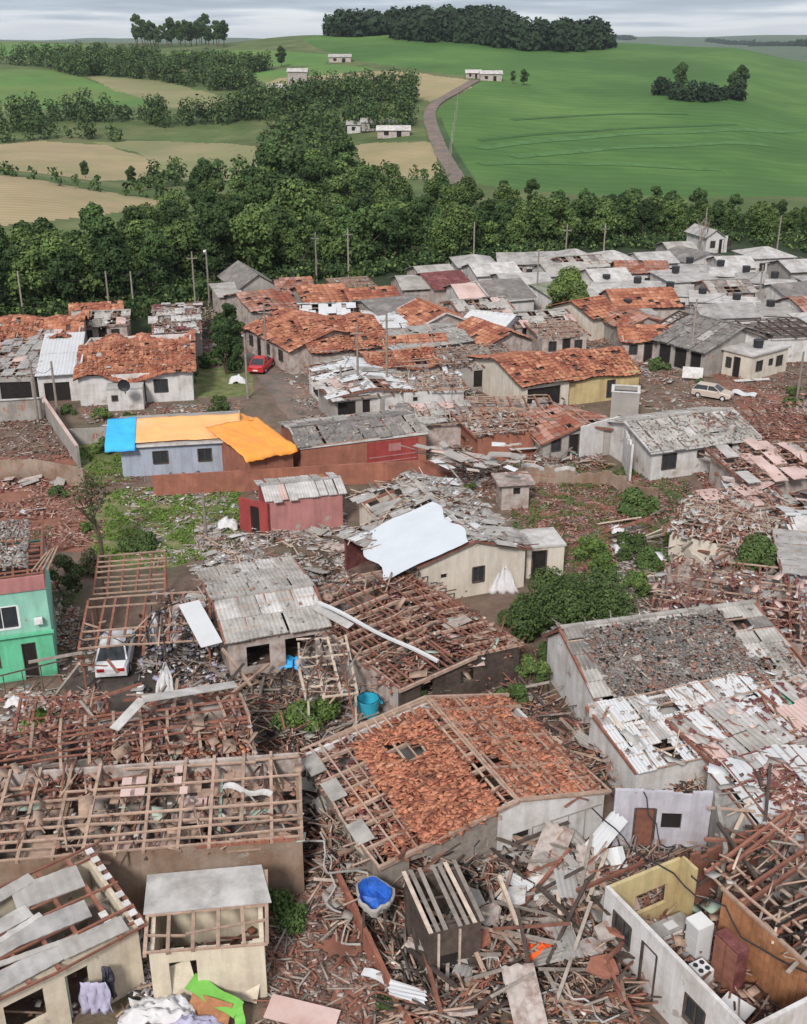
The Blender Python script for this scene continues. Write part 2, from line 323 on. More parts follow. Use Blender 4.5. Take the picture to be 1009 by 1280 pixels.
def piece_cloud(pts, sizes, mats_i, tilt=0.5, yaw=None, nrm=None):
    """numpy boxes: centres, sizes (n,3), returns verts, faces"""
    n = len(pts); ya = rng.uniform(0, math.pi, n) if yaw is None else yaw; p = rng.normal(0, tilt, n); r = rng.normal(0, tilt, n)
    cy, sy, cp, sp, cr_, sr = np.cos(ya), np.sin(ya), np.cos(p), np.sin(p), np.cos(r), np.sin(r)
    Rm = np.empty((n, 3, 3))
    Rm[:,0,0] = cy*cp; Rm[:,0,1] = cy*sp*sr - sy*cr_; Rm[:,0,2] = cy*sp*cr_ + sy*sr
    Rm[:,1,0] = sy*cp; Rm[:,1,1] = sy*sp*sr + cy*cr_; Rm[:,1,2] = sy*sp*cr_ - cy*sr
    Rm[:,2,0] = -sp; Rm[:,2,1] = cp*sr; Rm[:,2,2] = cp*cr_
    base = np.array([(-1,-1,-1),(1,-1,-1),(1,1,-1),(-1,1,-1),(-1,-1,1),(1,-1,1),(1,1,1),(-1,1,1)]) * 0.5
    loc = base[None] * sizes[:, None, :]; v = np.einsum('nij,nkj->nki', Rm, loc) + pts[:, None, :]
    fb = np.array([(0,3,2,1),(4,5,6,7),(0,1,5,4),(1,2,6,5),(2,3,7,6),(3,0,4,7)])
    f = (np.arange(n)[:, None, None]*8 + fb[None]).reshape(-1, 4)
    return v.reshape(-1, 3), f, np.repeat(mats_i, 6)
def mesh_np(name, v, f, mi, mats, parent=None):
    me = bpy.data.meshes.new(name); nv, nf, k = len(v), len(f), f.shape[1]
    me.vertices.add(nv); me.vertices.foreach_set('co', np.ascontiguousarray(v, dtype=np.float32).ravel())
    me.loops.add(nf*k); me.loops.foreach_set('vertex_index', np.ascontiguousarray(f, dtype=np.int32).ravel())
    me.polygons.add(nf); me.polygons.foreach_set('loop_start', np.arange(nf, dtype=np.int32)*k)
    for x in mats: me.materials.append(M[x])
    me.polygons.foreach_set('material_index', np.asarray(mi, dtype=np.int32)); me.update(calc_edges=True); me.validate()
    o = bpy.data.objects.new(name, me); C.objects.link(o)
    if parent: o.parent = parent
    return o
KINDS = {'chip': (0.08, 0.3, 0.06, 0.2, 0.02, 0.08), 'tile': (0.2, 0.38, 0.12, 0.2, 0.02, 0.05), 'stick': (0.5, 1.9, 0.04, 0.09, 0.025, 0.05), 'sheet': (0.3, 0.9, 0.2, 0.55, 0.012, 0.025), 'lath': (1.2, 3.2, 0.04, 0.09, 0.02, 0.05), 'block': (0.2, 0.4, 0.15, 0.25, 0.1, 0.18)}
PAL = {  # (kind, material, weight)
 'mix': [('chip','w_ruin',3),('chip','tile_old',3),('chip','floor_in',3),('stick','wood_pink',2.2),('stick','wood_grey',1.6),('stick','wood_red',1.8),('sheet','fibre_pale',.8),('sheet','fibre',.9),('chip','frame_white',.5),('chip','fibre_pale',1),('block','w_brick',.8),('tile','tile_a',.6)],
 'tiles': [('tile','tile_a',4),('tile','tile_b',3),('tile','tile_c',3),('tile','tile_d',2),('stick','wood_red',.5),('chip','tile_old',1)],
 'tiles_new': [('tile','tile_e',4),('tile','tile_b',3),('tile','tile_a',3),('tile','tile_d',1.2),('tile','tile_c',2),('stick','wood_red',.6)],
 'tiles_old': [('tile','tile_old',4),('tile','tile_old_b',3),('tile','maroon',2),('stick','wood_red',1),('stick','wood_pink',.6),('chip','w_ruin',.8)],
 'grey': [('chip','fibre_dark',4),('chip','fibre',3),('chip','fibre_pale',1.2),('sheet','fibre',.6),('tile','tile_old',1.2),('stick','wood_grey',.5),('tile','fibre_dark',2)],
 'pale': [('chip','fibre_pale',2),('sheet','fibre_pale',1),('stick','wood_pale',1.5),('chip','frame_white',.4),('chip','w_ruin',3),('stick','wood_grey',2),('sheet','metal_white',.35),('chip','floor_in',2.5),('chip','fibre',2),('stick','wood_red',1),('sheet','fibre',.8)],
 'inside': [('stick','wood_pink',3),('stick','wood_red',3),('sheet','wood_pink',1.5),('chip','w_ruin',2),('tile','tile_old',2),('chip','floor_in',3),('stick','wood_dark',2),('sheet','w_mint',.4)],
 'greytile': [('tile','fibre_dark',5),('chip','fibre_dark',3),('tile','fibre',.6),('chip','fibre_pale',.2),('tile','tile_old',1.6),('tile','floor_in',2.5),('tile','dark',1.2)],
 'wood': [('lath','wood_pink',1.4),('lath','wood_red',1.4),('lath','wood_dark',2.0),('lath','wood_grey',1.3),('chip','dark',4),('stick','dark',1.5),('stick','wood_pink',2.5),('stick','wood_red',3),('stick','wood_grey',2.5),('stick','wood_dark',2),('stick','wood_pale',.7),('chip','w_ruin',1.5),('sheet','fibre',.4),('chip','floor_in',2.5),('sheet','frame_white',.15),('tile','tile_old',1)],  # near-black chips and sticks are painted shade for gaps in the heap
 'maroon': [('tile','maroon',4),('chip','tile_old',2),('stick','wood_red',2),('chip','w_ruin',1.3),('sheet','metal_pink',.7),('chip','metal_white',.7)],
 'earth': [('chip','floor_in',4),('chip','tile_old',2),('chip','w_ruin',1),('stick','wood_red',.7),('stick','wood_grey',.6)],
 'clutter': [('chip','cloth_white',2),('chip','cloth_dark',2.5),('block','cloth_lilac',1),('block','wood_dark',1.5),('block','tank_black',1),('stick','wood_pink',1.5),('sheet','fibre_pale',.6),('chip','w_ruin',2),('block','frame_white',1),('stick','wood_grey',1.5)],
}
def cloud_arrays(n, pal, scale=1.0):
    P = PAL[pal]; wts = np.array([p[2] for p in P], float); ids = rng.choice(len(P), n, p=wts/wts.sum())
    names = sorted({p[1] for p in P}); mi = np.array([names.index(P[i][1]) for i in ids]); K = np.array([KINDS[P[i][0]] for i in ids])
    s = np.stack([rng.uniform(K[:,0], K[:,1]), rng.uniform(K[:,2], K[:,3]), rng.uniform(K[:,4], K[:,5])], 1) * scale
    return names, mi, s
def litter(poly, n, pal='mix', zmax=0.35, scale=1.0, tilt=0.22, name='debris', label=None, level=0.0):
    n = int(n*1.35)
    W = [G(*p, level) for p in poly]; xs = [p.x for p in W]; ys = [p.y for p in W]; pts = []
    while len(pts) < n:
        x, y = ru(min(xs), max(xs)), ru(min(ys), max(ys)); c = False; j = len(W)-1
        for i in range(len(W)):
            if (W[i].y > y) != (W[j].y > y) and x < (W[j].x-W[i].x)*(y-W[i].y)/(W[j].y-W[i].y) + W[i].x: c = not c
            j = i
        if not c or random.random() > 0.55 + 1.3*nz(x*0.45, y*0.45, 3): continue
        pts.append((x, y, level + max(0.02, zmax*(0.35 + 1.1*nz(x*0.5, y*0.5, 9)))*ru(0.1, 1)))
    names, mi, s = cloud_arrays(n, pal, scale)
    v, f, m = piece_cloud(np.array(pts), s, mi, tilt)
    o = mesh_np(name, v, f, m, names); tagm(o, label or 'loose broken pieces strewn over the ground', 'debris', kind='stuff'); return o
def scatter_plane(parent, pl, n, pal, name='loose_tiles', scale=1.0, u=(0, 1), v=(0, 1), z=(0.05, 0.16), tilt=0.28, thr=-1, seed=0.0):
    pts = []; tries = 0
    while len(pts) < n and tries < n*12:
        tries += 1; a, b = ru(*u), ru(*v)
        if nz(a*pl.U*0.4+seed, b*pl.V*0.4, seed+2) < thr: continue
        pts.append(tuple(pl.at(a, b, ru(*z))))
    if not pts: return
    n = len(pts); names, mi, s = cloud_arrays(n, pal, scale)
    yaw = rng.normal(math.atan2(pl.dv.y, pl.dv.x), 0.45, n); vv, f, m = piece_cloud(np.array(pts), s, mi, tilt, yaw)
    o = mesh_np(name, vv, f, m, names, parent); o['kind'] = 'stuff'; return o
def scatter_box(parent, x0, x1, y0, y1, n, pal, name='rubble', zmax=0.5, scale=1.0):
    pts = [(ru(x0, x1), ru(y0, y1), ru(0.02, zmax)) for _ in range(n)]
    names, mi, s = cloud_arrays(n, pal, scale); vv, f, m = piece_cloud(np.array(pts), s, mi, 0.3)
    o = mesh_np(name, vv, f, m, names, parent); o['kind'] = 'stuff'; return o

# ---------------------------------------------------------------- walls
def wall(parent, p, q, top, mat_, openings=(), th=0.15, jag=0.0, name='wall', base=0.0, trim='wood_dark', z0=0.0):
    """p,q local xy ends; top = [(s,z),...] piecewise profile by distance; openings (s, width, zbottom, height, kind)"""
    p = Vector((p[0], p[1], 0)); q = Vector((q[0], q[1], 0)); L = (q-p).length; d = (q-p)/L; nrm = Vector((d.y, -d.x, 0))
    if not isinstance(top, (list, tuple)): top = [(0, top), (L, top)]
    cuts = {0.0, L} | {min(L, max(0, s)) for s, _ in top}
    for o in openings: cuts |= {max(0, o[0]), min(L, o[0]+o[1])}
    if jag:
        k = int(L/0.35); cuts |= {L*i/k for i in range(1, k)}
    cuts = sorted(cuts)
    def tz(s):
        for (a, za), (b, zb) in zip(top, top[1:]):
            if a - 1e-6 <= s <= b + 1e-6: return za + (zb-za)*((s-a)/(b-a) if b > a else 0)
        return top[-1][1]
    mb = MB()
    def seg(a, b, za0, zb0, za1, zb1):
        A = p+d*a; B = p+d*b; n2 = nrm*th
        mb.hexa([A+Vector((0,0,za0)), B+Vector((0,0,zb0)), B-n2+Vector((0,0,zb0)), A-n2+Vector((0,0,za0)), A+Vector((0,0,za1)), B+Vector((0,0,zb1)), B-n2+Vector((0,0,zb1)), A-n2+Vector((0,0,za1))])
    for a, b in zip(cuts, cuts[1:]):
        if b-a < 0.01: continue
        j = -abs(nz(a*1.3, L*7, 1))*jag*2.2 - ru(0, jag*0.25) if jag else 0
        za, zb = tz(a)+j, tz(b)+j; mid = (a+b)/2; op = sorted([o for o in openings if o[0] - 1e-4 <= mid <= o[0]+o[1]+1e-4], key=lambda o: o[2]); c = z0
        for o in op:
            if o[2] > c + 0.02: seg(a, b, c, c, min(o[2], za), min(o[2], zb))
            c = o[2]+o[3]
        if min(za, zb) > c + 0.02: seg(a, b, c, c, za, zb)
    w_ = mb.build(name, mat_, parent)
    for o in openings:
        s, wd, zb, hh, kind = o[:5]
        if kind == 'hole': continue
        A = p+d*s; B = p+d*(s+wd); off = -nrm*(th*0.55); fr = MB(); z = lambda k: Vector((0,0,k))
        if kind in ('window', 'door', 'slab', 'barred'):
            fo = nrm*0.012 ; t = 0.06
            fr.beam(A+z(zb+hh)+fo-nrm*0.04, B+z(zb+hh)+fo-nrm*0.04, 0.1, t); fr.beam(A+z(zb)+fo-nrm*0.04, A+z(zb+hh)+fo-nrm*0.04, 0.1, t, up=nrm); fr.beam(B+z(zb)+fo-nrm*0.04, B+z(zb+hh)+fo-nrm*0.04, 0.1, t, up=nrm)
            if kind in ('window', 'barred'):
                fr.beam(A+z(zb)+fo-nrm*0.04, B+z(zb)+fo-nrm*0.04, 0.14, t)
                mdl = (A+B)/2; fr.beam(mdl+z(zb)-nrm*0.05, mdl+z(zb+hh)-nrm*0.05, 0.04, 0.04)
        if kind in ('window', 'barred'):
            f_ = fr.build('window', o[5] if len(o) > 5 else trim, parent)
            g = MB(); g.quad(A+off+z(zb), B+off+z(zb), B+off+z(zb+hh), A+off+z(zb+hh)); g.build('pane', 'glass', f_)
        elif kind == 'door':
            f_ = fr.build('doorway', trim, parent); g = MB(); o2 = -nrm*0.1; g.quad(A+o2+z(zb), B+o2+z(zb), B+o2+z(zb+hh), A+o2+z(zb+hh)); g.build('door_shade', 'dark', f_)  # near-black panel stands for the shade behind the door hole
        elif kind == 'slab':
            f_ = fr.build('door_frame', trim, parent); g = MB(); A2 = A-nrm*0.09; B2 = B-nrm*0.09; g.beam(A2+z(zb+hh/2)+d*0.03, B2+z(zb+hh/2)-d*0.03, 0.04, hh-0.06, up=(0,0,1)); g.build('door', o[5] if len(o) > 5 else 'fibre_pale', f_)
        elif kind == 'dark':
            g = MB(); o2 = -nrm*(th*0.9); g.quad(A+o2+z(zb), B+o2+z(zb), B+o2+z(zb+hh), A+o2+z(zb+hh)); g.build('opening', 'dark', parent)  # near-black sheet closes the hole, its colour imitates the unlit room
    return w_

FOOT = []
def house(label, A, B, Cc, h=2.7, roof='gx', rise=1.0, cover='tile', mats=None, wm='w_white', op=None, oh=0.35, miss=0.06, holes=0.0, sag=0.0, cat='house', name='house', group=None, cell=0.45, corr=0, jit=0.03, sides='FBLR', jag=0.0, floor=True, rub=0, rpal='mix', bs=0.42, rs=1.2, single=None, ridge=True, loose=None, inner=0, D=None, rough=0.02, sw=1.0, sl=1.8, fascia=None, tank=False, rm=('wood_red', 'wood_pink'), fmiss=0.12, wms=None, fr_under=False, drop=0.2, ry=0.5, z0=0.0, amp=0.035):
    a = G(*A, h); b = G(*B, h); L = (b-a).to_2d().length; ux, uy = (b.x-a.x)/L, (b.y-a.y)/L
    if D is None:
        c = G(*Cc, h); D = max(2.0, (c.x-b.x)*-uy + (c.y-b.y)*ux)
    root = empty(name, (a.x, a.y, 0), math.atan2(uy, ux), label, cat, group); FOOT.append((a.x+ux*L/2-uy*D/2, a.y+uy*L/2+ux*D/2, max(L, D)/2))
    if z0: root.location.z = z0
    o = oh; seed = ru(0, 50); hm = h + 0.06; wms = wms or {}
    ro = lambda k: hm - rise*o/k
    if roof == 'gx':
        k = D*ry; k2 = D-k; P = [Plane((-o,-o,hm-rise*o/k),(L+o,-o,hm-rise*o/k),(L+o,k,hm+rise),(-o,k,hm+rise), sag, seed), Plane((L+o,D+o,hm-rise*o/k2),(-o,D+o,hm-rise*o/k2),(-o,k,hm+rise),(L+o,k,hm+rise), sag, seed+9)]
    elif roof == 'gy':
        k = L*ry; k2 = L-k; P = [Plane((-o,D+o,hm-rise*o/k),(-o,-o,hm-rise*o/k),(k,-o,hm+rise),(k,D+o,hm+rise), sag, seed), Plane((L+o,-o,hm-rise*o/k2),(L+o,D+o,hm-rise*o/k2),(k,D+o,hm+rise),(k,-o,hm+rise), sag, seed+9)]
    elif roof == 'shed':
        P = [Plane((-o,-o,hm),(L+o,-o,hm),(L+o,D+o,hm+rise),(-o,D+o,hm+rise), sag, seed)]
    elif roof == 'hip':
        e_ = min(D, L)/2*0.85; z1 = hm-rise*o/(D/2); kx = e_ if L >= D*0.8 else L/2*0.9
        P = [Plane((-o,-o,z1),(L+o,-o,z1),(L-kx,D/2,hm+rise),(kx,D/2,hm+rise), sag, seed), Plane((L+o,D+o,z1),(-o,D+o,z1),(kx,D/2,hm+rise),(L-kx,D/2,hm+rise), sag, seed+3),
             Plane((-o,D+o,z1),(-o,-o,z1),(kx,D/2,hm+rise),(kx,D/2+.01,hm+rise), sag, seed), Plane((L+o,-o,z1),(L+o,D+o,z1),(L-kx,D/2+.01,hm+rise),(L-kx,D/2,hm+rise), sag, seed)]
    else: P = []
    op = op or {}
    tops = {'F': h, 'B': h, 'L': h, 'R': h}
    if roof == 'gx': tops['L'] = [(0, h), (D*(1-ry), h+rise*0.97), (D, h)]; tops['R'] = [(0, h), (D*ry, h+rise*0.97), (D, h)]
    if roof == 'gy': tops['F'] = [(0, h), (L*ry, h+rise*0.97), (L, h)]; tops['B'] = [(0, h), (L*(1-ry), h+rise*0.97), (L, h)]
    if roof == 'shed': tops['L'] = [(0, h+rise), (D, h)]; tops['R'] = [(0, h), (D, h+rise)]; tops['B'] = h+rise
    t = 0.15
    if 'F' in sides: wall(root, (0,0), (L,0), tops['F'], wms.get('F', wm), op.get('F', ()), t, jag)
    if 'R' in sides: wall(root, (L,t), (L,D-t), tops['R'] if not isinstance(tops['R'], list) else [(s*(D-2*t)/D, z) for s, z in tops['R']], wms.get('R', wm), op.get('R', ()), t, jag)
    if 'B' in sides: wall(root, (L,D), (0,D), tops['B'], wms.get('B', wm), op.get('B', ()), t, jag)
    if 'L' in sides: wall(root, (0,D-t), (0,t), tops['L'] if not isinstance(tops['L'], list) else [(s*(D-2*t)/D, z) for s, z in tops['L']], wms.get('L', wm), op.get('L', ()), t, jag)
    for k in range(inner):
        x = L*(k+1)/(inner+1) + ru(-0.4, 0.4); wall(root, (x, D-t-0.01), (x, t+0.01), h-0.15, random.choice([wm, 'w_ruin', 'w_mint']) , [(D*0.4, 0.8, 0, 2.0, 'hole')], 0.12, jag, name='inner_wall')
    if inner: wall(root, (t+0.01, D*0.52), (L-t-0.01, D*0.52), h-0.2, 'w_ruin', [(L*0.2, 0.8, 0, 2.0, 'hole'), (L*0.65, 0.8, 0, 2.0, 'hole')], 0.12, jag, name='inner_wall')
    if floor:
        mb = MB(); mb.box(0.1, 0.1, 0.0, L-0.1, D-0.1, 0.09); mb.build('floor', 'floor_in', root)
    if rub: scatter_box(root, 0.2, L-0.2, 0.2, D-0.2, rub, rpal, zmax=0.9)
    small = cell > 0.55
    if single is None: single = small
    if cover == 'tile':
        mb = MB(); mats = mats or ['tile_a', 'tile_b', 'tile_c', 'tile_d']
        for i, pl in enumerate(P): cover_tiles(mb, pl, miss, 4, cell, seed+i*7, rough, holes)
        mb.build('roof', mats, root)
        if holes or miss > 0.1 or fr_under:
            for pl in P[:2]: frame_roof(root, pl, 1.3, 0.5, rm[0], rm[1], 0.1, single=True)
        else:
            mb = MB()
            for pl in P:
                k = 10 if sag else 1
                for i in range(k):
                    for j in range(k): mb.quad(pl.at(i/k,j/k,-0.08), pl.at((i+1)/k,j/k,-0.08), pl.at((i+1)/k,(j+1)/k,-0.08), pl.at(i/k,(j+1)/k,-0.08))
            mb.build('roof_boards', 'wood_dark', root)
    elif cover == 'sheet':
        mb = MB(); mats = mats or ['fibre', 'fibre_pale']
        for i, pl in enumerate(P): cover_sheets(mb, pl, sw, sl, miss, corr, jit, len(mats), amp=amp, holes=holes, seed=seed+i*5)
        mb.build('roof', mats, root)
        for pl in P[:2]:
            if miss > 0.02 or holes or fr_under: frame_roof(root, pl, 1.4, 0.9, rm[0], rm[1], 0.08, single=True)
    elif cover == 'frame':
        for i, pl in enumerate(P[:2] if roof != 'hip' else P): frame_roof(root, pl, rs, bs, rm[0], rm[1], fmiss, single=single, drop=drop)
    elif cover == 'slab':
        mb = MB(); mb.box(-o,-o,h,L+o,D+o,h+0.14); mb.build('roof', (mats or ['fibre_pale'])[0], root)
    elif cover == 'plain':
        mb = MB()
        for pl in P:
            pl.sag = 0; a_, b_, c_, d_ = (pl.at(*q, 0.06) for q in ((0,0),(1,0),(1,1),(0,1))); z = Vector((0,0,-0.05))
            mb.hexa([a_+z, b_+z, c_+z, d_+z, a_, b_, c_, d_])
        mb.build('roof', mats or 'fibre', root)
    if ridge and cover in ('tile', 'sheet') and roof in ('gx', 'gy') and not sag:
        mb = MB(); pl = P[0]; n = max(2, int(pl.U/0.6))
        for i in range(n):
            mb.beam(pl.at(i/n, 1, 0.1), pl.at((i+1.05)/n, 1, 0.1), 0.26, 0.09)
        if mb.v: mb.build('ridge_cap', (mats or ['tile_a'])[0], root)
    if fascia:
        mb = MB()
        for pl in P: mb.beam(pl.at(0,0,-0.03), pl.at(1,0,-0.03), 0.05, 0.18); mb.beam(pl.at(1,0,0.02), pl.at(1,1,0.02), 0.06, 0.16); mb.beam(pl.at(0,0,0.02), pl.at(0,1,0.02), 0.06, 0.16)
        mb.build('fascia', fascia, root)
    if loose:
        for (pi, n, pal, kw) in loose: scatter_plane(root, P[pi], n, pal, seed=seed, **kw)
    if tank:
        mb = MB(); mb.cyl((L*tank[0], D*tank[1], h+0.16+tank[2]), (L*tank[0], D*tank[1], h+0.9+tank[2]), 0.45, 0.5, 12); mb.build('water_tank', 'tank_black', root)
    return root, P, L, D
# ---------------------------------------------------------------- terrain
S_ = H / 27.0
def zrow(Y, row):
    # height seen at photo row when standing at ground distance Y
    dep = PITCH - math.atan((640-row)/FOC); return H - Y*math.tan(dep)
def col(*pts):
    r = [(0.0, 0.0)]
    for Y, k, v in pts: Y *= S_; r.append((Y, v*S_ if k == 'z' else zrow(Y, v)))
    return r
TAIL = [(1250,'z',-6),(1700,'z',-22),(2600,'z',-10)]
COLS = [(-500, col((118,'z',0),(150,'z',-3),(195,'r',282),(240,'r',215),(275,'r',207),(380,'r',178),(450,'r',150),(560,'r',95),(700,'r',62),(900,'r',54),*TAIL)),
 (0, col((122,'z',0),(150,'z',-3),(195,'r',280),(240,'r',222),(262,'r',214),(300,'r',208),(380,'r',178),(450,'r',140),(560,'r',90),(700,'r',66),(900,'r',50),*TAIL)),
 (200, col((125,'z',0),(155,'z',-3),(195,'r',284),(235,'r',252),(262,'r',236),(300,'r',222),(380,'r',182),(450,'r',140),(560,'r',98),(700,'r',68),(900,'r',52),*TAIL)),
 (400, col((140,'z',0),(170,'z',-5),(210,'r',275),(250,'r',240),(300,'r',215),(380,'r',170),(450,'r',128),(560,'r',86),(700,'r',50),(780,'r',42),(900,'z',22),*TAIL)),
 (570, col((150,'z',0),(180,'z',-6),(220,'r',262),(255,'r',235),(300,'r',212),(380,'r',152),(450,'r',118),(560,'r',80),(700,'r',47),(770,'r',38),(900,'z',26),*TAIL)),
 (760, col((165,'z',0),(190,'z',-6),(225,'z',-10),(265,'r',245),(300,'r',225),(380,'r',165),(450,'r',128),(560,'r',88),(700,'r',60),(770,'r',52),(900,'z',20),*TAIL)),
 (900, col((172,'z',0),(195,'z',-5),(230,'z',-10),(270,'r',248),(310,'r',222),(380,'r',170),(450,'r',130),(560,'r',92),(700,'r',62),(760,'r',58),(900,'z',14),*TAIL)),
 (1009, col((172,'z',0),(195,'z',-5),(230,'z',-10),(270,'r',250),(310,'r',230),(380,'r',185),(450,'r',145),(560,'r',105),(680,'r',80),(760,'r',76),(900,'z',4),*TAIL)),
 (1500, col((172,'z',0),(195,'z',-5),(230,'z',-10),(270,'r',255),(310,'r',240),(380,'r',200),(450,'r',160),(560,'r',120),(680,'r',95),(760,'r',90),(900,'z',0),*TAIL))]
def interp(pts, Y):
    if Y <= pts[0][0]: return pts[0][1]
    for (a, za), (b, zb) in zip(pts, pts[1:]):
        if Y <= b: t = (Y-a)/(b-a); return za + (zb-za)*t
    return pts[-1][1]
def ucoord(x, Y): return 504.5 + FOC*x/(Y*CP + H*SP + 1e-6)
def zt(x, Y):
    if Y < 115: return 0.0
    u = ucoord(x, Y); u = min(1499, max(-499, u)); s = 0.0
    for k, wt in ((-0.035, .25), (0, .5), (0.035, .25)):
        y = Y*(1+k)
        for (ua, A), (ub, B) in zip(COLS, COLS[1:]):
            if u <= ub:
                t = (u-ua)/(ub-ua); t = t*t*(3-2*t); s += wt*(interp(A, y)*(1-t) + interp(B, y)*t); break
    if Y > 1300:
        f = min(1, (Y-1300)/1500); s += f*max(0, 34 + 34*nz(x*0.0007+4.3, Y*0.0006, 1) + 14*nz(x*0.003, Y*0.002, 7))*(0.6 if Y < 4000 else 1)
    return s
def T(px, py):
    """first hit of the photo ray with the terrain"""
    dx, dy, dz = ray(px, py); t = 30.0; prev = t
    while t < 6000:
        if H + dz*t <= zt(dx*t, dy*t):
            lo, hi = prev, t
            for _ in range(18):
                m = (lo+hi)/2
                if H + dz*m <= zt(dx*m, dy*m): hi = m
                else: lo = m
            return Vector((dx*hi, dy*hi, zt(dx*hi, dy*hi)))
        prev = t; t *= 1.012
    return None
def inpoly(x, y, P):
    c = False; j = len(P)-1
    for i in range(len(P)):
        if (P[i][1] > y) != (P[j][1] > y) and x < (P[j][0]-P[i][0])*(y-P[i][1])/(P[j][1]-P[i][1]) + P[i][0]: c = not c
        j = i
    return c
FIELDS = [  # name, material, polygon in photo pixels
 ('straw_field', 'crop_straw', [(-60,212),(30,222),(110,236),(205,252),(170,262),(120,270),(60,276),(-60,290)]),
 ('straw_field', 'crop_straw', [(-60,185),(50,176),(130,182),(180,196),(205,214),(170,224),(120,226),(60,218),(-60,204)]),
 ('olive_field', 'crop_olive', [(110,178),(180,176),(300,180),(345,186),(345,215),(290,226),(215,224),(196,205),(170,190)]),
 ('straw_field', 'crop_straw', [(330,104),(350,98),(480,88),(530,92),(585,100),(590,110),(540,126),(470,122),(420,118),(335,116)]),
 ('straw_field', 'crop_straw', [(405,185),(470,178),(540,178),(555,224),(470,222),(400,200)]),
 ('green_field', 'crop_green_b', [(-60,84),(60,88),(100,96),(150,115),(210,133),(120,134),(-60,140)]),
 ('olive_field', 'crop_olive', [(100,93),(200,101),(280,120),(270,136),(210,134),(150,116)]),
 ('pale_field', 'crop_green_b', [(-60,50),(80,55),(200,66),(330,62),(420,68),(405,82),(330,82),(200,78),(80,76),(-60,64)]),
 ('green_field', 'crop_green_b', [(300,92),(420,80),(470,86),(330,104)]),
]
GREEN = [(380,48),(420,37),(600,33),(760,45),(850,50),(1009,70),(1120,80),(1120,250),(1009,246),(880,246),(760,244),(640,236),(585,228),(560,190),(550,160),(546,138),(562,125),(606,100),(560,92),(470,80),(420,68),(395,60)]
us = list(np.arange(-500, -60, 40)) + list(np.arange(-60, 1070, 3.2)) + list(np.arange(1100, 1501, 40))
Ys = [-60, 0, 25, 50, 80, 112]
y = 115.0
while y < 7000:
    Ys.append(y); y += max(2.2, (y*0.0055) if y < 900 else y*0.03)
def vx(u, Y): return (u-504.5)/FOC*(max(Y, -20)*CP + H*SP + 14)
VV = np.zeros((len(Ys), len(us), 3))
for j, Y in enumerate(Ys):
    for i, u in enumerate(us):
        x = vx(u, Y)*(1.0 if Y > 0 else 2.0); VV[j, i] = (x, Y, zt(x, Y))
groups = {}
nu_ = len(us)
for j in range(len(Ys)-1):
    for i in range(nu_-1):
        c = (VV[j,i]+VV[j+1,i+1])/2; key = ('ground', 'ground')
        if c[1] > 118:
            px, py = proj(*c); px += 5*nz(c[0]*.06, c[1]*.03, 1); py += 1.2*nz(c[0]*.05, c[1]*.05, 6); key = ('meadow', 'meadow')
            if c[1] > 1250: key = ('distant_hills', 'hill_far')
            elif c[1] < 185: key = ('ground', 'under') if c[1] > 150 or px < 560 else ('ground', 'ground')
            if 185 < c[1] < 1250 :
                for nm, m_, P in FIELDS:
                    if inpoly(px, py, P): key = (nm, m_); break
                else:
                    if inpoly(px, py, GREEN): key = ('crop_field', 'crop_green')
        groups.setdefault(key, []).append((j*nu_+i, j*nu_+i+1, (j+1)*nu_+i+1, (j+1)*nu_+i))
flat = VV.reshape(-1, 3)
for (nm, m_), fs in groups.items():
    f = np.array(fs); ids, inv = np.unique(f.ravel(), return_inverse=True)
    o = mesh_np(nm, flat[ids], inv.reshape(-1, 4), np.zeros(len(f)), [m_]); o['kind'] = 'structure'
    o.data.polygons.foreach_set('use_smooth', [True]*len(o.data.polygons))

def ribbon(name, pix, wid, m, dz=0.12):
    W = [T(*p) for p in pix]; P = []
    for i in range(len(W)-1):
        a, b, c, d = W[max(0, i-1)], W[i], W[i+1], W[min(len(W)-1, i+2)]
        for k in range(12):
            t = k/12; P.append(0.5*((2*b) + (c-a)*t + (2*a-5*b+4*c-d)*t*t + (3*b-a-3*c+d)*t**3))
    P.append(W[-1]); mb = MB(); vs = []
    for i, p in enumerate(P):
        q = (P[min(i+1, len(P)-1)] - P[max(0, i-1)]); q.z = 0; q.normalize(); n_ = Vector((q.y, -q.x, 0)); w2 = wid*(0.5 + .08*nz(i*.4, 3))
        for k in range(5): v = p + n_*w2*(k/2-1); vs.append((v.x, v.y, zt(v.x, v.y) + dz))
    mb.grid(vs, 4, len(P)-1); o = mb.build(name, m); o['kind'] = 'structure'; return o
ribbon('gravel_road', [(574,232),(566,214),(552,190),(542,165),(537,145),(545,130),(568,116),(594,101)], 4.6, 'asphalt', .35)
ribbon('grass_verge', [(588,236),(578,214),(562,188),(550,163),(545,147)], 4, 'lf_hedge', .2)
for k_, pts in enumerate(([(600,186),(680,176),(780,168),(900,163),(1000,164)], [(600,176),(700,166),(800,160),(920,156)], [(640,196),(740,188),(850,182),(960,182)], [(640,150),(740,144),(860,143)], [(600,205),(700,204),(820,208),(900,212)])):
    ribbon('field_track', pts, 3 if k_ % 2 else 5, 'crop_track' if k_ % 2 == 0 else 'crop_track_dark', .12)
def sheet(name, poly, z, m, label=None, jag=0.25):
    P = [G(*p, z) for p in poly]; pts = []
    for a, b in zip(P, P[1:]+P[:1]):
        n = max(1, int((b-a).length/1.2))
        for i in range(n):
            q = a.lerp(b, i/n); pts.append((q.x + nz(q.x, q.y, 2)*jag*2, q.y + nz(q.x, q.y, 8)*jag*2, z))
    me = bpy.data.meshes.new(name); me.from_pydata(pts, [], [tuple(range(len(pts)))]); me.materials.append(M[m])
    o = bpy.data.objects.new(name, me); C.objects.link(o); o['kind'] = 'structure'; return o
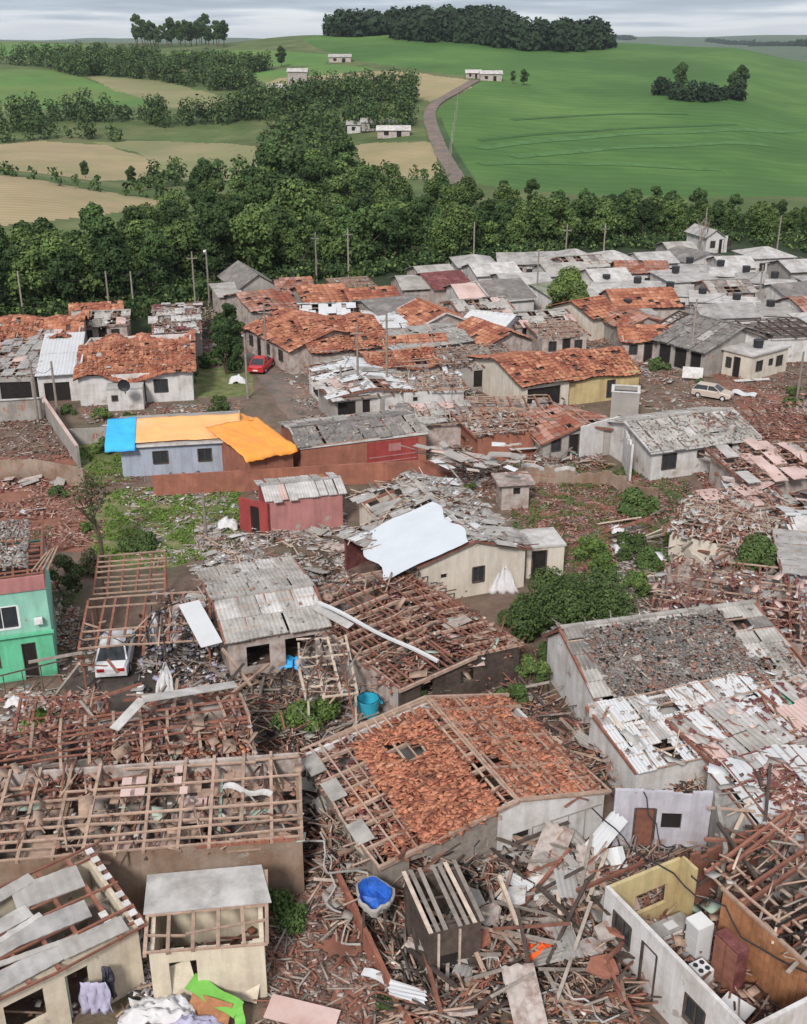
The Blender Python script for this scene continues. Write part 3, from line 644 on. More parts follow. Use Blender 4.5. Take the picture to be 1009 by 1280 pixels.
sheet('street', [(290,425),(345,425),(372,462),(430,520),(470,560),(395,575),(370,535),(322,470)], 0.006, 'asphalt')
sheet('dirt_street', [(700,425),(790,430),(850,440),(900,478),(935,520),(1009,560),(1100,600),(1100,470),(1009,500),(930,480),(880,455),(820,415)], 0.006, 'red_dirt')
sheet('yard_floor', [(85,780),(250,790),(280,840),(380,830),(390,900),(330,935),(260,900),(80,880)], 0.008, 'soil_dark')
sheet('lawn', [(150,610),(300,608),(300,680),(210,712),(120,705),(100,640)], 0.006, 'lawn')
sheet('lawn', [(92,545),(160,545),(165,600),(100,612)], 0.010, 'lawn')
sheet('lawn', [(240,462),(316,455),(318,495),(240,498)], 0.006, 'lawn')
sheet('bare_soil', [(-40,570),(100,566),(110,690),(-60,690)], 0.007, 'red_dirt')
sheet('bare_soil', [(640,600),(800,590),(830,700),(740,735),(700,690),(640,640)], 0.007, 'red_dirt')
sheet('bare_soil', [(385,1120),(480,1110),(560,1290),(330,1290)], 0.007, 'red_dirt')

# ---------------------------------------------------------------- vegetation
def leaf_cloud(blobs, n, size, seed, flat=0.75, droop=0.0):
    r = np.random.default_rng(seed); B = np.array(blobs); wt = B[:, 3]**2; k = r.choice(len(B), n, p=wt/wt.sum())
    d = r.normal(0, 1, (n, 3)); d /= np.linalg.norm(d, axis=1)[:, None]; rad = (0.62 + 0.42*r.random(n)**0.6); rad[r.random(n) < 0.25] *= 0.6
    p = B[k, :3] + d*rad[:, None]*B[k, 3][:, None]*np.array([1, 1, flat])
    nrm = d + r.normal(0, 0.55, (n, 3)); nrm[:, 2] += 0.35; nrm /= np.linalg.norm(nrm, axis=1)[:, None]
    a = np.cross(nrm, r.normal(0, 1, (n, 3))); a /= np.linalg.norm(a, axis=1)[:, None]; b = np.cross(nrm, a); s = size*r.uniform(0.55, 1.35, n)[:, None]
    v = np.stack([p - a*s - b*s*0.25, p + b*s*-0.75, p + a*s + b*s*0.2, p + b*s*0.8 - nrm*s*0.25], 1).reshape(-1, 3)
    f = np.arange(n*4).reshape(-1, 4); return v, f
def crown_mesh(name, blobs, n, size, seed, mats, flat=0.75, probs=None):
    v, f = leaf_cloud(blobs, n, size, seed, flat); r = np.random.default_rng(seed+1)
    mi = r.choice(len(mats), n, p=probs) if len(mats) > 1 else np.zeros(n)
    me = bpy.data.meshes.new(name); me.vertices.add(len(v)); me.vertices.foreach_set('co', v.astype(np.float32).ravel()); me.loops.add(n*4); me.loops.foreach_set('vertex_index', f.astype(np.int32).ravel())
    me.polygons.add(n); me.polygons.foreach_set('loop_start', np.arange(n, dtype=np.int32)*4)
    for m in mats: me.materials.append(M[m])
    me.polygons.foreach_set('material_index', mi.astype(np.int32)); me.update(calc_edges=True); return me
def blobs_round(seed, r, h, n=14, w=1.0):
    q = random.Random(seed); B = []
    for i in range(n):
        t = q.uniform(0, 6.283); z = q.uniform(0.0, 1.0); rr = math.sqrt(max(0, 1-(z*2-0.85)**2*0.75))*q.uniform(0.25, 0.8)*r*w
        B.append((rr*math.cos(t), rr*math.sin(t), h*(0.15+0.8*z), r*q.choice((q.uniform(0.16, 0.3), q.uniform(0.3, 0.56)))))
    return B
def trunk_mesh(seed, h, r, limbs=5, top=0.7, m='bark'):
    q = random.Random(seed); mb = MB(); p = Vector((0,0,-0.3)); pts = [p]
    for k in range(4): p = p + Vector((q.uniform(-.12,.12)*h*0.3, q.uniform(-.12,.12)*h*0.3, h*top/4 + 0.07)); pts.append(p)
    for k in range(4): mb.cyl(pts[k], pts[k+1], r*(1-0.2*k), r*(1-0.2*(k+1)), 6, caps=False)
    for k in range(limbs):
        a = pts[q.choice([2,3,4])]; t = q.uniform(0, 6.28); l = h*q.uniform(.2,.38); b = a + Vector((math.cos(t)*l*0.8, math.sin(t)*l*0.8, l*0.7)); mb.cyl(a, b, r*0.35, r*0.1, 5, caps=False)
        c = b + Vector((math.cos(t+1)*l*0.4, math.sin(t+1)*l*0.4, l*0.35)); mb.cyl(b, c, r*0.12, r*0.04, 4, caps=False)
    me = bpy.data.meshes.new('trunk'); me.from_pydata(mb.v, [], mb.f); me.materials.append(M[m]); return me
CROWNS = []
for k in range(7):
    R_ = [2.6, 3.0, 2.3, 2.8, 2.0, 3.3, 2.5][k]; hh = [6.5, 6.0, 7.5, 5.5, 8.5, 6.0, 7.0][k]
    B = [(x, y, z+1.9, r) for x, y, z, r in blobs_round(20+k, R_, hh, 26)]
    CROWNS.append((crown_mesh('crown', B, 3600, 0.235, 40+k, [['lf_dark','lf_mid'],['lf_mid','lf_dark'],['lf_dark','lf_mid'],['lf_mid','lf_light'],['lf_dark','lf_mid'],['lf_mid','lf_light'],['lf_dark','lf_dark']][k], 0.85, [0.7, 0.3]), trunk_mesh(60+k, hh, 0.22)))
def tree(x, y, z, s, k, label, group=None, name='tree', rz=None, cat='tree', sz=None):
    t = empty(name, (x, y, z), ru(0, 6.28) if rz is None else rz, label, cat, group); t.scale = (s, s, (sz or s))
    for nm, me in (('trunk', CROWNS[k][1]), ('crown', CROWNS[k][0])):
        o = bpy.data.objects.new(nm, me); C.objects.link(o); o.parent = t
    return t
# forest belt between the village and the fields
cnt = 0; random.seed(31); spots = []
def front(px):   # row of the village edge -> front of the belt
    return float(np.interp(px, [-80, 0, 130, 200, 250, 330, 420, 520, 600, 700, 800, 880, 1009, 1080], [412, 408, 404, 398, 378, 356, 348, 338, 324, 314, 310, 302, 320, 324]))
def backY(px): return float(np.interp(px, [-80, 0, 150, 200, 260, 400, 560, 640, 760, 900, 1080], [168, 168, 172, 200, 250, 262, 250, 262, 268, 275, 280])) 
tries = 0
while len(spots) < 292 and tries < 40000:
    tries += 1; px = ru(-70, 1075); yf = G(px, front(px)).y + 3; yb = backY(px); t = random.random()**1.25; Y = yf + (yb-yf)*t
    x = vx(px, Y) ; dmin = 3.1 + 2.6*t
    if any((x-a)**2 + (Y-b)**2 < dmin*dmin for a, b, _ in spots): continue
    spots.append((x, Y, px))
for x, Y, px in spots:
    k = random.choice([0,3,1,2,3,4,5,6,5,1]); s = ru(0.75, 1.2)
    if px > 560: s *= 0.88
    if px > 850: s *= 0.72
    if 330 < px < 480 and Y > 190: s *= 1.35
    lab = ('dark evergreen tree crowded into the belt of forest behind the village', 'bright green leafy tree standing out in the forest belt behind the village')[k in (3, 5)]
    tree(x, Y, zt(x, Y)-0.3, s, k, lab, 'trees of the forest belt behind the village' if k not in (3,5) else 'brighter trees of the forest belt')
# tree rows and woods farther out: nobody could count them
def wood(name, lines, spacing, size, m, label, per=260, lsz=0.9, seed=5, hj=0.35):
    q = random.Random(seed); BB = []
    for pts, wd, hgt in lines:
        W = [T(*p) for p in pts]
        W = [p for p in W if p]
        for a, b in zip(W, W[1:]):
            n = max(1, int((b-a).length/spacing))
            for i in range(n):
                for _ in range(max(1, round(wd/spacing))):
                    c = a.lerp(b, (i+q.random())/n); dirn = (b-a).normalized(); nn = Vector((dirn.y, -dirn.x, 0)); o_ = q.uniform(-wd/2, wd/2)
                    if wd < spacing*1.5: o_ = q.uniform(-1.5, 1.5)
                    x, y = c.x + nn.x*o_, c.y + nn.y*o_; g = zt(x, y); h = hgt*q.uniform(1-hj, 1+hj); r = h*0.42
                    for z in (0.3, 0.55, 0.8): BB.append((x + q.uniform(-.4,.4)*r, y + q.uniform(-.4,.4)*r, g + h*z, r*(1.15-0.5*z)*q.uniform(0.8,1.2)))
    n = int(len(BB)/3*per)
    v, f = leaf_cloud(BB, n, lsz, seed, 0.9); o = mesh_np(name, v, f, (np.arange(n) % 6 == 0).astype(int) if m == 'lf_hedge' else np.zeros(n), [m, 'lf_light'] if m == 'lf_hedge' else [m]); tagm(o, label, 'woodland', kind='stuff'); return o
wood('hilltop_woodland', [([(428,42),(500,46),(560,52),(640,60),(700,64),(745,58)], 26, 14), ([(422,46),(500,42),(600,44),(700,48),(790,50)], 34, 14)], 7.5, 1, 'lf_far', 'dark wood covering the top of the green hill', 240, 1.5, 5, 0.2)
wood('hedgerow', [([(0,80),(60,84),(110,96)], 6, 9), ([(90,94),(150,94),(220,100),(300,114)], 16, 8), ([(60,80),(140,80),(230,84),(330,90)], 18, 7), ([(30,70),(120,70),(200,72)], 10, 6), ([(0,168),(60,150),(140,150),(220,156),(300,152),(345,140)], 12, 9), ([(0,178),(80,172),(160,178)], 6, 7),
  ([(300,150),(350,145),(400,132),(440,128),(520,126)], 18, 9), ([(330,130),(380,122),(440,118),(515,116)], 8, 7), ([(345,186),(380,180),(400,165),(420,160),(500,162)], 14, 8), ([(350,235),(380,215),(400,200)], 16, 8), ([(0,218),(70,232),(150,243),(220,250)], 3, 3.6), ([(180,238),(240,228),(330,226),(360,222)], 8, 5), ([(400,205),(470,222),(560,230)], 5, 4)],
  5.0, 1, 'lf_hedge', 'bushy tree rows and thickets between the far fields', 190, 0.55, 8, 0.4)
wood('hill_thicket', [([(815,118),(850,124),(885,127),(930,124)], 9, 6)], 4, 1, 'lf_far', 'dark thicket in the middle of the green hill field', 150, 0.8, 9, 0.4)
wood('distant_tree_line', [([(885,52),(940,56),(1009,58)], 20, 12)], 9, 1, 'lf_far', 'far tree line along the skyline', 60, 1.8, 12, 0.3)
BB = []; random.seed(3)
for i in range(900):
    px = ru(-90, 1090); Y = G(px, front(px)).y + abs(random.gauss(0, 9)) - 1; x = vx(px, Y); s = ru(.7, 1.7)*(0.7 if px > 700 else 1); BB.append((x, Y, zt(x, Y)+s*.55, s))
v, f = leaf_cloud(BB, 42000, .26, 77, .9); o = mesh_np('undergrowth', v, f, (np.arange(42000) % 5 == 0).astype(int), ['lf_under', 'lf_light']); tagm(o, 'dense undergrowth along the front edge of the forest', 'undergrowth', kind='stuff')
# single far trees
far_sp = [(107,222,.55,'small lone tree at the edge of the straw field'),(165,232,.62,'lone dark tree between the two straw fields'),(850,112,.9,'tall round tree rising from the hill thicket'),(925,118,.95,'large tree at the right end of the hill thicket'),(915,120,.8,'second tree from the right end of the hill thicket'),
  (655,107,.55,'round dark tree beside the farmhouse on the green hill'),(641,105,.4,'small tree nearest the hilltop farmhouse'),(352,84,.8,'slim upright tree by the pale green field'),(2,44,1.3,'tall tree at the left end of the skyline'),(430,232,1.5,'tall dead leaning conifer above the forest belt')]
for px, py, s, lb in far_sp:
    p = T(px, py)
    if p: tree(p.x, p.y, p.z-0.3, s*(1.6 if p.y > 500 else 1.0), 0 if s > .5 else 2, lb)
# eucalyptus grove on the skyline
for i in range(30):
    p = T(170 + i*3.7 + ru(-3, 3), 57 + ru(-2, 3))
    tree(p.x, p.y, p.z, ru(1.2, 2.1)*(p.y/900), random.choice([4, 2, 6]), 'tall tree of the grove standing on the left skyline', 'grove on the left skyline')
def bush(label, px, py, r, h, n, m='lf_bush', seed=1, ls=0.11, name='bush', cat='bush', trunk=True, w=1.0, mats=None):
    g = G(px, py); B = blobs_round(seed, r, h, 16, w); t = empty(name, g, 0, label, cat)
    o = bpy.data.objects.new('foliage', crown_mesh('foliage', B, n, ls, seed, mats or [m, 'lf_mid'], 0.85, [0.7, 0.3] if not mats or len(mats) == 2 else None)); C.objects.link(o); o.parent = t
    mb = MB(); q = random.Random(seed)
    for k in range(7):
        a = q.uniform(0, 6.28); mb.cyl((0.1*math.cos(a), 0.1*math.sin(a), -0.05), (r*0.55*math.cos(a), r*0.55*math.sin(a), h*q.uniform(0.5, 0.8)), 0.05, 0.015, 5)
    mb.build('stem', 'bark', t); return t
bush('wide dark green bush growing against the beige house with the draped gable', 706, 792, 2.9, 3.2, 21000, seed=33, ls=0.085, w=1.4)
bush('lower bush filling the yard right of the beige house', 655, 780, 1.3, 1.5, 8000, seed=4, ls=0.08)
bush('round green tree in the middle of the orange roofed houses', 711, 408, 3.3, 6.0, 9000, 'lf_light', 5, 0.17, 'tree', 'tree')
bush('clipped dark columnar tree on the corner of the street', 284, 468, 1.7, 5.9, 6500, 'lf_dark', 6, 0.17, 'tree', 'tree', w=.8, mats=['lf_dark', 'lf_mid'])
bush('shorter tree behind the columnar street tree', 290, 440, 1.5, 5.5, 4000, 'lf_dark', 16, 0.17, 'tree', 'tree', mats=['lf_dark', 'lf_mid'])
bush('green bush beside the bright blue plastic tub', 388, 905, 1.25, 1.1, 7000, 'lf_bush', 7, 0.075, w=1.3, mats=['lf_bush', 'lf_lime'])
bush('dark bush under the bare rafters behind the blue tub', 512, 880, 1.35, 1.4, 6000, 'lf_mid', 8, 0.085, w=1.3)
bush('lime green bush below the teal house doorway', 46, 925, 0.95, 1.3, 5500, 'lf_lime', 9, 0.07, mats=['lf_lime', 'lf_bush'])
bush('green bush among the fallen roofs at the right edge', 942, 738, 1.5, 3.1, 7000, 'lf_bush', 10, 0.09)
bush('small green shrub on the littered lawn', 175, 690, 1.1, 1.2, 4200, 'lf_bush', 11, 0.1)
bush('weedy bush behind the orange tiled ruin', 640, 882, 1.0, 1.0, 3500, 'lf_bush', 12, 0.07)
bush('straggly bush beside the bare soil plot', 790, 640, 1.3, 1.5, 4200, 'lf_bush', 13, 0.11, w=1.2)
bush('low bush behind the heap of white bags', 815, 712, 1.2, 1.2, 3600, 'lf_mid', 14, 0.1)
bush('weeds growing at the foot of the pole beside the green hedge', 235, 478, 1.3, 1.1, 2200, 'lf_mid', 15, 0.12)
bush('tall bush between the tile roofed houses beyond the street', 455, 395, 2.2, 3.2, 3800, 'lf_mid', 17, 0.2)
bush('flattened bush beside the clay brown wall', 345, 1150, 0.95, 0.8, 4200, 'lf_mid', 18, 0.06, w=1.4)
bush('small bush at the foot of the rusty brown wall', 490, 1262, 0.5, 0.5, 1600, 'lf_bush', 19, 0.05)
bush('straggly bush against the side of the teal house', 82, 745, 1.1, 2.4, 2600, 'lf_mid', 21, 0.08, mats=['lf_mid', 'dry'])
bush('bush half dead beside the bare broken tree', 120, 720, 0.9, 1.8, 1500, 'lf_mid', 22, 0.08, mats=['dry', 'lf_mid'])
bush('shrub against the ruined house at the far left corner', 190, 400, 1.6, 2.2, 2200, 'lf_mid', 23, 0.18)
bush('green bush at the foot of the utility pole on the right', 990, 515, 1.0, 1.0, 1800, 'lf_bush', 24, 0.12)
shr = [crown_mesh('foliage', blobs_round(200+k, .9, 1.1, 9, 1.2), 1500, .085, 210+k, [['lf_mid','lf_bush'],['lf_bush','lf_lime'],['lf_mid','lf_light']][k], .85, [.6,.4]) for k in range(3)]
def bare_tree(label, px, py, h, seed, m='bark_pale', leaves=0):
    g = G(px, py); t = empty('bare_tree', g, 0, label, 'tree'); q = random.Random(seed); mb = MB(); tips = []
    def grow(p, d, l, r, dep):
        e_ = p + d*l; mb.cyl(p, e_, r, r*0.65, 6 if dep < 2 else 4, caps=False); tips.append(e_)
        if dep >= 5: return
        for _ in range(3 if dep < 2 else 2): nd = (d + Vector((q.uniform(-.7,.7), q.uniform(-.7,.7), q.uniform(-.15,.4)))).normalized(); grow(e_, nd, l*q.uniform(.6,.85), r*.6, dep+1)
    grow(Vector((0,0,-.1)), Vector((0.05,0,1)).normalized(), h*0.28, h*0.03, 0); mb.build('trunk', m, t)
    if leaves:
        B = [(p.x, p.y, p.z, h*0.07) for p in tips[10:]]; o = bpy.data.objects.new('foliage', crown_mesh('foliage', B, leaves, 0.09, seed, ['dry', 'lf_mid'], 1, [0.6, 0.4])); C.objects.link(o); o.parent = t
bare_tree('bare branching tree stripped of leaves beside the littered lawn', 128, 705, 5.8, 3, m='bark', leaves=700)
bare_tree('thin broken tree standing against the teal house', 78, 790, 3.0, 8, leaves=300)
bare_tree('leafless broken tree in front of the far forest on the right', 872, 318, 6.5, 5)
bare_tree('snapped bare sapling in front of the low brick wall', 60, 700, 2.6, 12, leaves=150)
def tufts(poly, n, m, label, s=0.09, name='grass'):
    W = [G(*p) for p in poly]; pts = []
    while len(pts) < n:
        x, y = ru(min(p.x for p in W), max(p.x for p in W)), ru(min(p.y for p in W), max(p.y for p in W))
        if inpoly(x, y, [(p.x, p.y) for p in W]) and nz(x*0.8, y*0.8, 4) > -0.1: pts.append((x, y, 0.04, 0.12))
    v, f = leaf_cloud(pts, n, s, 3, 0.9); v[:, 2] = np.abs(v[:, 2]); o = mesh_np(name, v, f, np.zeros(n), [m]); tagm(o, label, 'grass', kind='stuff')
tufts([(140,612),(300,608),(300,690),(200,712),(110,700)], 9000, 'lf_lime', 'patchy green grass of the littered lawn')
tufts([(92,545),(160,545),(165,600),(100,612)], 2500, 'lf_lime', 'patch of grass beside the blue grey house')
tufts([(640,560),(860,600),(860,740),(740,760),(640,700)], 15000, 'lf_mid', 'weeds growing through the rubble plot')
# ---------------------------------------------------------------- houses (corner pixels at eave height: front left, front right, back right)
random.seed(5)
W1 = lambda s, w=1.0, z=1.0, h=1.0, k='window': (s, w, z, h, k)
CREAM = 'w_cream'
# -- nearest row
r, P, L, D_ = house('cream walled house at the lower left corner under slipped pale roof sheets', (-40,1262), (172,1157), (146,1066), 2.7, 'shed', 0.35, 'frame', wm=CREAM, oh=0.25, op={'F': [(1.0, 1.3, 0.9, 1.2, 'hole'), (3.0, 0.8, 0, 2.1, 'hole')]}, rm=('wood_red', 'wood_red'), inner=1, rub=140, bs=0.5, rs=1.0)
mb = MB(); pl = P[0]
for (u, v, wdt, ln, an) in ((0.33,0.12,2.9,.8,.05),(0.72,0.10,2.2,.7,-.03),(0.2,0.38,2.3,.55,.12),(0.57,0.42,2.6,.8,-.08),(0.28,.60,2.9,.6,.10),(0.66,.78,2.3,1.1,-.12),(0.10,.8,2.2,.8,.04),(.40,.90,2.7,.5,.16),(.30,.47,3.2,.22,.2),(.45,.22,2.6,.2,-.15)):
    du = pl.du; dv = pl.dv; c_ = pl.at(u, v, 0.12+ru(0,.05)); a1 = du*math.cos(an)+dv*math.sin(an); b1 = dv*math.cos(an)-du*math.sin(an)
    q_ = MB(); nseg = 14; pts = [(c_ + a1*(wdt*(k/nseg-.5)) - b1*ln/2 + pl.n*(0.012*(k % 2)), c_ + a1*(wdt*(k/nseg-.5)) + b1*ln/2 + pl.n*(0.012*(k % 2)+ru(0,.02))) for k in range(nseg+1)]
    for k in range(nseg): q_.quad(pts[k][0], pts[k+1][0], pts[k+1][1], pts[k][1])
    z = pl.n*-0.03; q_.quad(pts[0][0]+z, pts[-1][0]+z, pts[-1][0], pts[0][0]); q_.build('roof_sheet', random.choice(['fibre', 'fibre_pale']), r)
mb = MB()
for k in range(9):
    if k == 4: continue
    c_ = pl.at(0.965, 0.04+k*0.115, 0.13); mb.beam(c_ - pl.dv*0.13, c_ + pl.dv*0.13, 0.26, 0.04, up=pl.n)
for v in (0.16, 0.27): c_ = pl.at(0.83, v, 0.13); mb.beam(c_ - pl.dv*0.13, c_ + pl.dv*0.13, 0.26, 0.04, up=pl.n)
mb.build('verge_tile', 'w_white', r)
r, P, L, D_ = house('small cream outhouse with one large pale sheet left on its roof', (186,1192), (330,1176), (306,1104), 2.5, 'shed', 0.3, 'frame', wm=CREAM, oh=0.12, op={'F': [(0.6, 0.9, 0, 2.0, 'hole')]}, rs=0.8, bs=0.75, fmiss=0.0, jag=0.1, rm=('wood_pink', 'wood_pink'), rub=30)
mb = MB(); pl = P[0]; a_, b_, c_, d_ = pl.at(-.03,.52,.12), pl.at(1.05,.50,.12), pl.at(.98,1.06,.13), pl.at(-.02,1.08,.13); z = Vector((0,0,-0.04)); mb.hexa([a_+z,b_+z,c_+z,d_+z,a_,b_,c_,d_]); mb.build('roof_sheet', 'fibre_pale', r)
r, P, L, D_ = house('long clay brown walled house with its roof stripped to timbers', (-60,1084), (378,1050), (325,955), 2.6, 'shed', 0.45, 'frame', wm='w_brown', wms={'B': 'w_ruin', 'R': 'w_brown', 'L': 'w_brown'}, oh=0.05, sides='FBLR', rs=1.15, bs=0.5, fmiss=0.1, inner=3, rub=520, rpal='inside', rm=('wood_pink', 'wood_pink'), drop=0.3, loose=[(0, 260, 'inside', dict(z=(-.35,.02), thr=-.1)), (0, 50, 'inside', dict(u=(0,.35)))])
mb = MB(); cover_sheets(mb, Plane((.2,.2,2.2),(L-.2,.2,2.2),(L-.2,D_-.2,2.3),(.2,D_-.2,2.3)), 1.2, .55, .42, 0, .12, 3, holes=.12, seed=4); mb.build('ceiling', ['wood_pink', 'metal_pink', 'w_mint'], r)
scatter_box(r, 0.68*L, 0.98*L, 0.3, D_-0.3, 260, 'tiles_old', zmax=0.9)
mb = MB()
for k in range(26):   # broken brick lip along the wall head
    x = L*0.69 + k*L*0.011; mb.box(x, -0.03+ru(-.02,.02), 2.6, x+0.18, 0.2, 2.6+ru(0.03,0.16))
mb.build('brick_lip', 'w_brick', r)
mb = MB()
for (x, y) in ((0.47,.75),(0.47,.62),(0.5,.75),(0.5,.62),(.62,.85),(.62,.72),(.64,.6)):
    c_ = P[0].at(x, y, 0.1); mb = MB(); mb.beam(c_ - P[0].dv*0.2, c_ + P[0].dv*0.2, 0.55 if x < .55 else 0.3, 0.04, up=P[0].n); mb.build('roof_sheet', 'metal_pink', r)
r, P, L, D_ = house('wrecked house of bare red timbers and loose tiles behind the long brown wall', (-30,1012), (316,956), (262,876), 2.5, 'gx', 0.55, 'frame', wm='w_ruin', oh=0.2, rs=1.1, bs=0.42, fmiss=0.14, rub=900, rpal='tiles_old', inner=2, jag=0.25, rm=('wood_pink', 'wood_red'), drop=0.5, loose=[(0, 700, 'tiles_old', dict(u=(.25,1), thr=-.05, z=(-.5,-.02))), (0, 160, 'inside', dict(u=(.1,1), thr=-.05)), (1, 260, 'tiles_old', dict(thr=0, z=(-.4,.05))), (0, 110, 'tiles', dict(u=(.72,.98), v=(.3,.8), thr=-1, z=(-.2,.05)))])
mb = MB(); mb.beam((L*.5,D_*.55,3.3),(L*.62,D_*.8,3.75),.5,.04); mb.beam((L*.62,D_*.8,3.75),(L*1.0,D_*.95,3.35),.55,.04); mb.build('roof_sheet', 'fibre_pale', r)
# orange tiled ruin
r, P, L, D_ = house('half collapsed house with a heap of bright orange tiles on bare rafters', (475,1082), (756,990), (648,868), 2.15, 'gy', 1.0, 'frame', wm='w_white', oh=0.15, rs=1.1, bs=0.42, fmiss=0.07, sides='BR', jag=0.0, rm=('wood_pink', 'wood_pink'), rub=700, rpal='tiles', ry=0.58,
  loose=[(0, 2300, 'tiles_new', dict(u=(.14,1.0), v=(.33,.88), thr=-.26, z=(-.04,.22))), (0, 700, 'tiles', dict(u=(.45,1), v=(.1,.98), thr=-.02, z=(-.25,.04))), (0, 500, 'tiles', dict(u=(.05,.5), v=(.4,.98), thr=-.02, z=(-.35,.0))), (1, 1900, 'tiles_new', dict(u=(.02,.98), v=(.02,.98), thr=-.34, z=(-.14,.06))), (0, 420, 'tiles_old', dict(u=(.0,.9), v=(.0,.45), z=(-.4,.0)))])
wall(r, (0,0), (L*.5,0), [(0,2.15),(L*.5,2.98)], 'wood_grey', [(1.2,.9,0,1.9,'hole')], .12, .15, name='board_wall')
wall(r, (L*.5+.003,0), (L,0), [(0,2.98),(L*.08,3.1),(L*.5,2.15)], 'w_white', [(.7,.8,.55,1.0,'dark')], .15)
wall(r, (0,D_-.16), (0,.16), 2.15, 'wood_grey', [], .12, .2, name='board_wall')
mb = MB(); mb.beam((L*.66,-.02,1.6),(L-.1,-.02,1.6),.03,.05); [mb.beam((L*k_,-.02,.1),(L*k_,-.02,1.6),.04,.03) for k_ in (.66,.75,.83,.91)]; mb.build('wall_battens', 'fibre', r)
mb = MB(); mb.beam(P[0].at(1.0,0,.05), P[0].at(1.0,1,.05), .14,.05); mb.beam(P[1].at(0,0,.05), P[1].at(0,1,.05), .14,.05); mb.beam(P[0].at(0,0,.05), P[0].at(0,1,.05), .14,.05); mb.build('barge_board', 'wood_pink', r)
mb = MB(); pl = P[0]
for (u, v) in ((.16,.02),(.40,.04),(.75,.03)):
    c_ = pl.at(u, v, .1); mb = MB(); mb.beam(c_-pl.du*.62, c_+pl.du*.62, .7, .04, up=pl.n); mb.build('roof_sheet', 'fibre', r)
mb = MB()
# lilac roofless rooms to its right
def ruin_walls(label, walls, group=None, cat='wall', name='ruined_wall'):
    t = None
    for k, (A, B, h, m_, ops, jag) in enumerate(walls):
        a, b = G(*A, h), G(*B, h)
        if t is None: t = empty(name, (a.x, a.y, 0), 0, label, cat, group); o0 = Vector((a.x, a.y, 0))
        wall(t, (a.x-o0.x, a.y-o0.y), (b.x-o0.x, b.y-o0.y), h, m_, ops, 0.15, jag)
    return t
ruin_walls('roofless white and lilac room with bare door holes beside the orange tiled ruin', [((770,986),(892,990),2.9,'w_lilac',[(0.85,0.8,0,2.0,'slab','wood_red'),(1.9,0.8,1.0,0.8,'dark')],0.12), ((893,990),(905,1060),2.9,'w_grey',[],0.3)], name='roofless_room', cat='ruin')
# white house bottom right with the room open to view
A, B = (757,1108), (935,1290)
r, P, L, D_ = house('white roofless house at the lower right with its kitchen open to view', A, B, (1120,1120), 2.8, 'none', 0, 'none', wm='w_white', sides='FRB', wms={'B': 'w_ruin'}, oh=0, op={'F': [(0.55,0.95,1.15,1.05,'window'),(2.1,0.75,0,2.15,'slab','w_white'),(4.3,0.9,0.9,1.0,'window')]}, rub=520, rpal='inside', D=7.5)
wall(r, (0,3.3), (0,.16), 2.8, 'w_yellow', [(.5,1.5,1.0,.9,'hole')], .14, name='inner_wall')
wall(r, (0,7.3), (0,3.46), 2.8, 'wood_red', [], .14, .35, name='wall')
random.seed(50)
mb = MB(); 
for k in range(30): mb.box(2.2 + k*0.24, 3.35+ru(0,.02), 0.09, 2.2+k*0.24+0.225, 3.40, 2.9+ru(-.02,.03))
mb.build('plank_wall', 'wood_orange', r)
mb = MB(); mb.box(2.1, 3.32, 2.95, 9.4, 3.44, 3.05); mb.build('top_rail', 'wood_pink', r)
fr_ = Plane((1.0,3.5,2.9),(8.6,3.5,2.9),(8.6,7.9,3.5),(0.6,7.9,3.6), 0.3, 3); frame_roof(r, fr_, 0.7, 0.55, 'wood_red', 'wood_pink', 0.2, jit=0.25, drop=0.6)
scatter_plane(r, fr_, 240, 'wood', name='fallen_timber', u=(0,1), v=(0,1), z=(-.1,.2), tilt=.2)
wall(r, (0.9, 3.4), (0.15, 3.4), 2.9, 'w_yellow', [], 0.12, name='inner_wall')
def local_to_world(root, x, y, z): 
    c, s = math.cos(root.rotation_euler.z), math.sin(root.rotation_euler.z); return Vector((root.location.x + x*c - y*s, root.location.y + x*s + y*c, z)), root.rotation_euler.z
p, rz = local_to_world(r, 1.7, 2.3, 0.09)
t = empty('fridge', p, rz, 'tall white fridge standing in the open kitchen', 'fridge'); mb = MB(); mb.box(0,0,0,.68,.66,1.72); mb.build('body', 'frame_white', t)
mb = MB(); mb.box(.02,-.04,.05,.66,-.002,1.15); mb.box(.02,-.04,1.18,.66,-.002,1.7); mb.build('door', 'metal_white', t); mb = MB(); mb.box(.06,-.08,.7,.09,-.042,1.1); mb.box(.06,-.08,1.22,.09,-.042,1.5); mb.build('handle', 'tank_black', t)
p, _ = local_to_world(r, 2.75, 1.6, 0.09); t = empty('stove', p, rz, 'white kitchen stove with dark oven door next to the fridge', 'stove'); mb = MB(); mb.box(0,0,0,.6,.6,.86); mb.build('body', 'frame_white', t); mb = MB(); mb.box(.05,-.03,.12,.55,-.002,.62); mb.build('oven_door', 'tank_black', t)
mb = MB(); [mb.cyl((x_,y_,.862),(x_,y_,.89),.09,.09,10) for x_ in (.16,.44) for y_ in (.16,.44)]; mb.build('burners', 'tank_black', t)
p, _ = local_to_world(r, 2.9, 2.5, 0.09); t = empty('cupboard', p, rz, 'dark brown wooden cupboard between the stove and the plank wall', 'cupboard'); mb = MB(); mb.box(0,0,0,1.1,.5,2.0); mb.build('body', 'maroon', t); mb = MB(); mb.box(.03,-.03,.1,.53,-.002,1.9); mb.box(.57,-.03,.1,1.07,-.002,1.9); mb.build('door', 'wood_red', t)
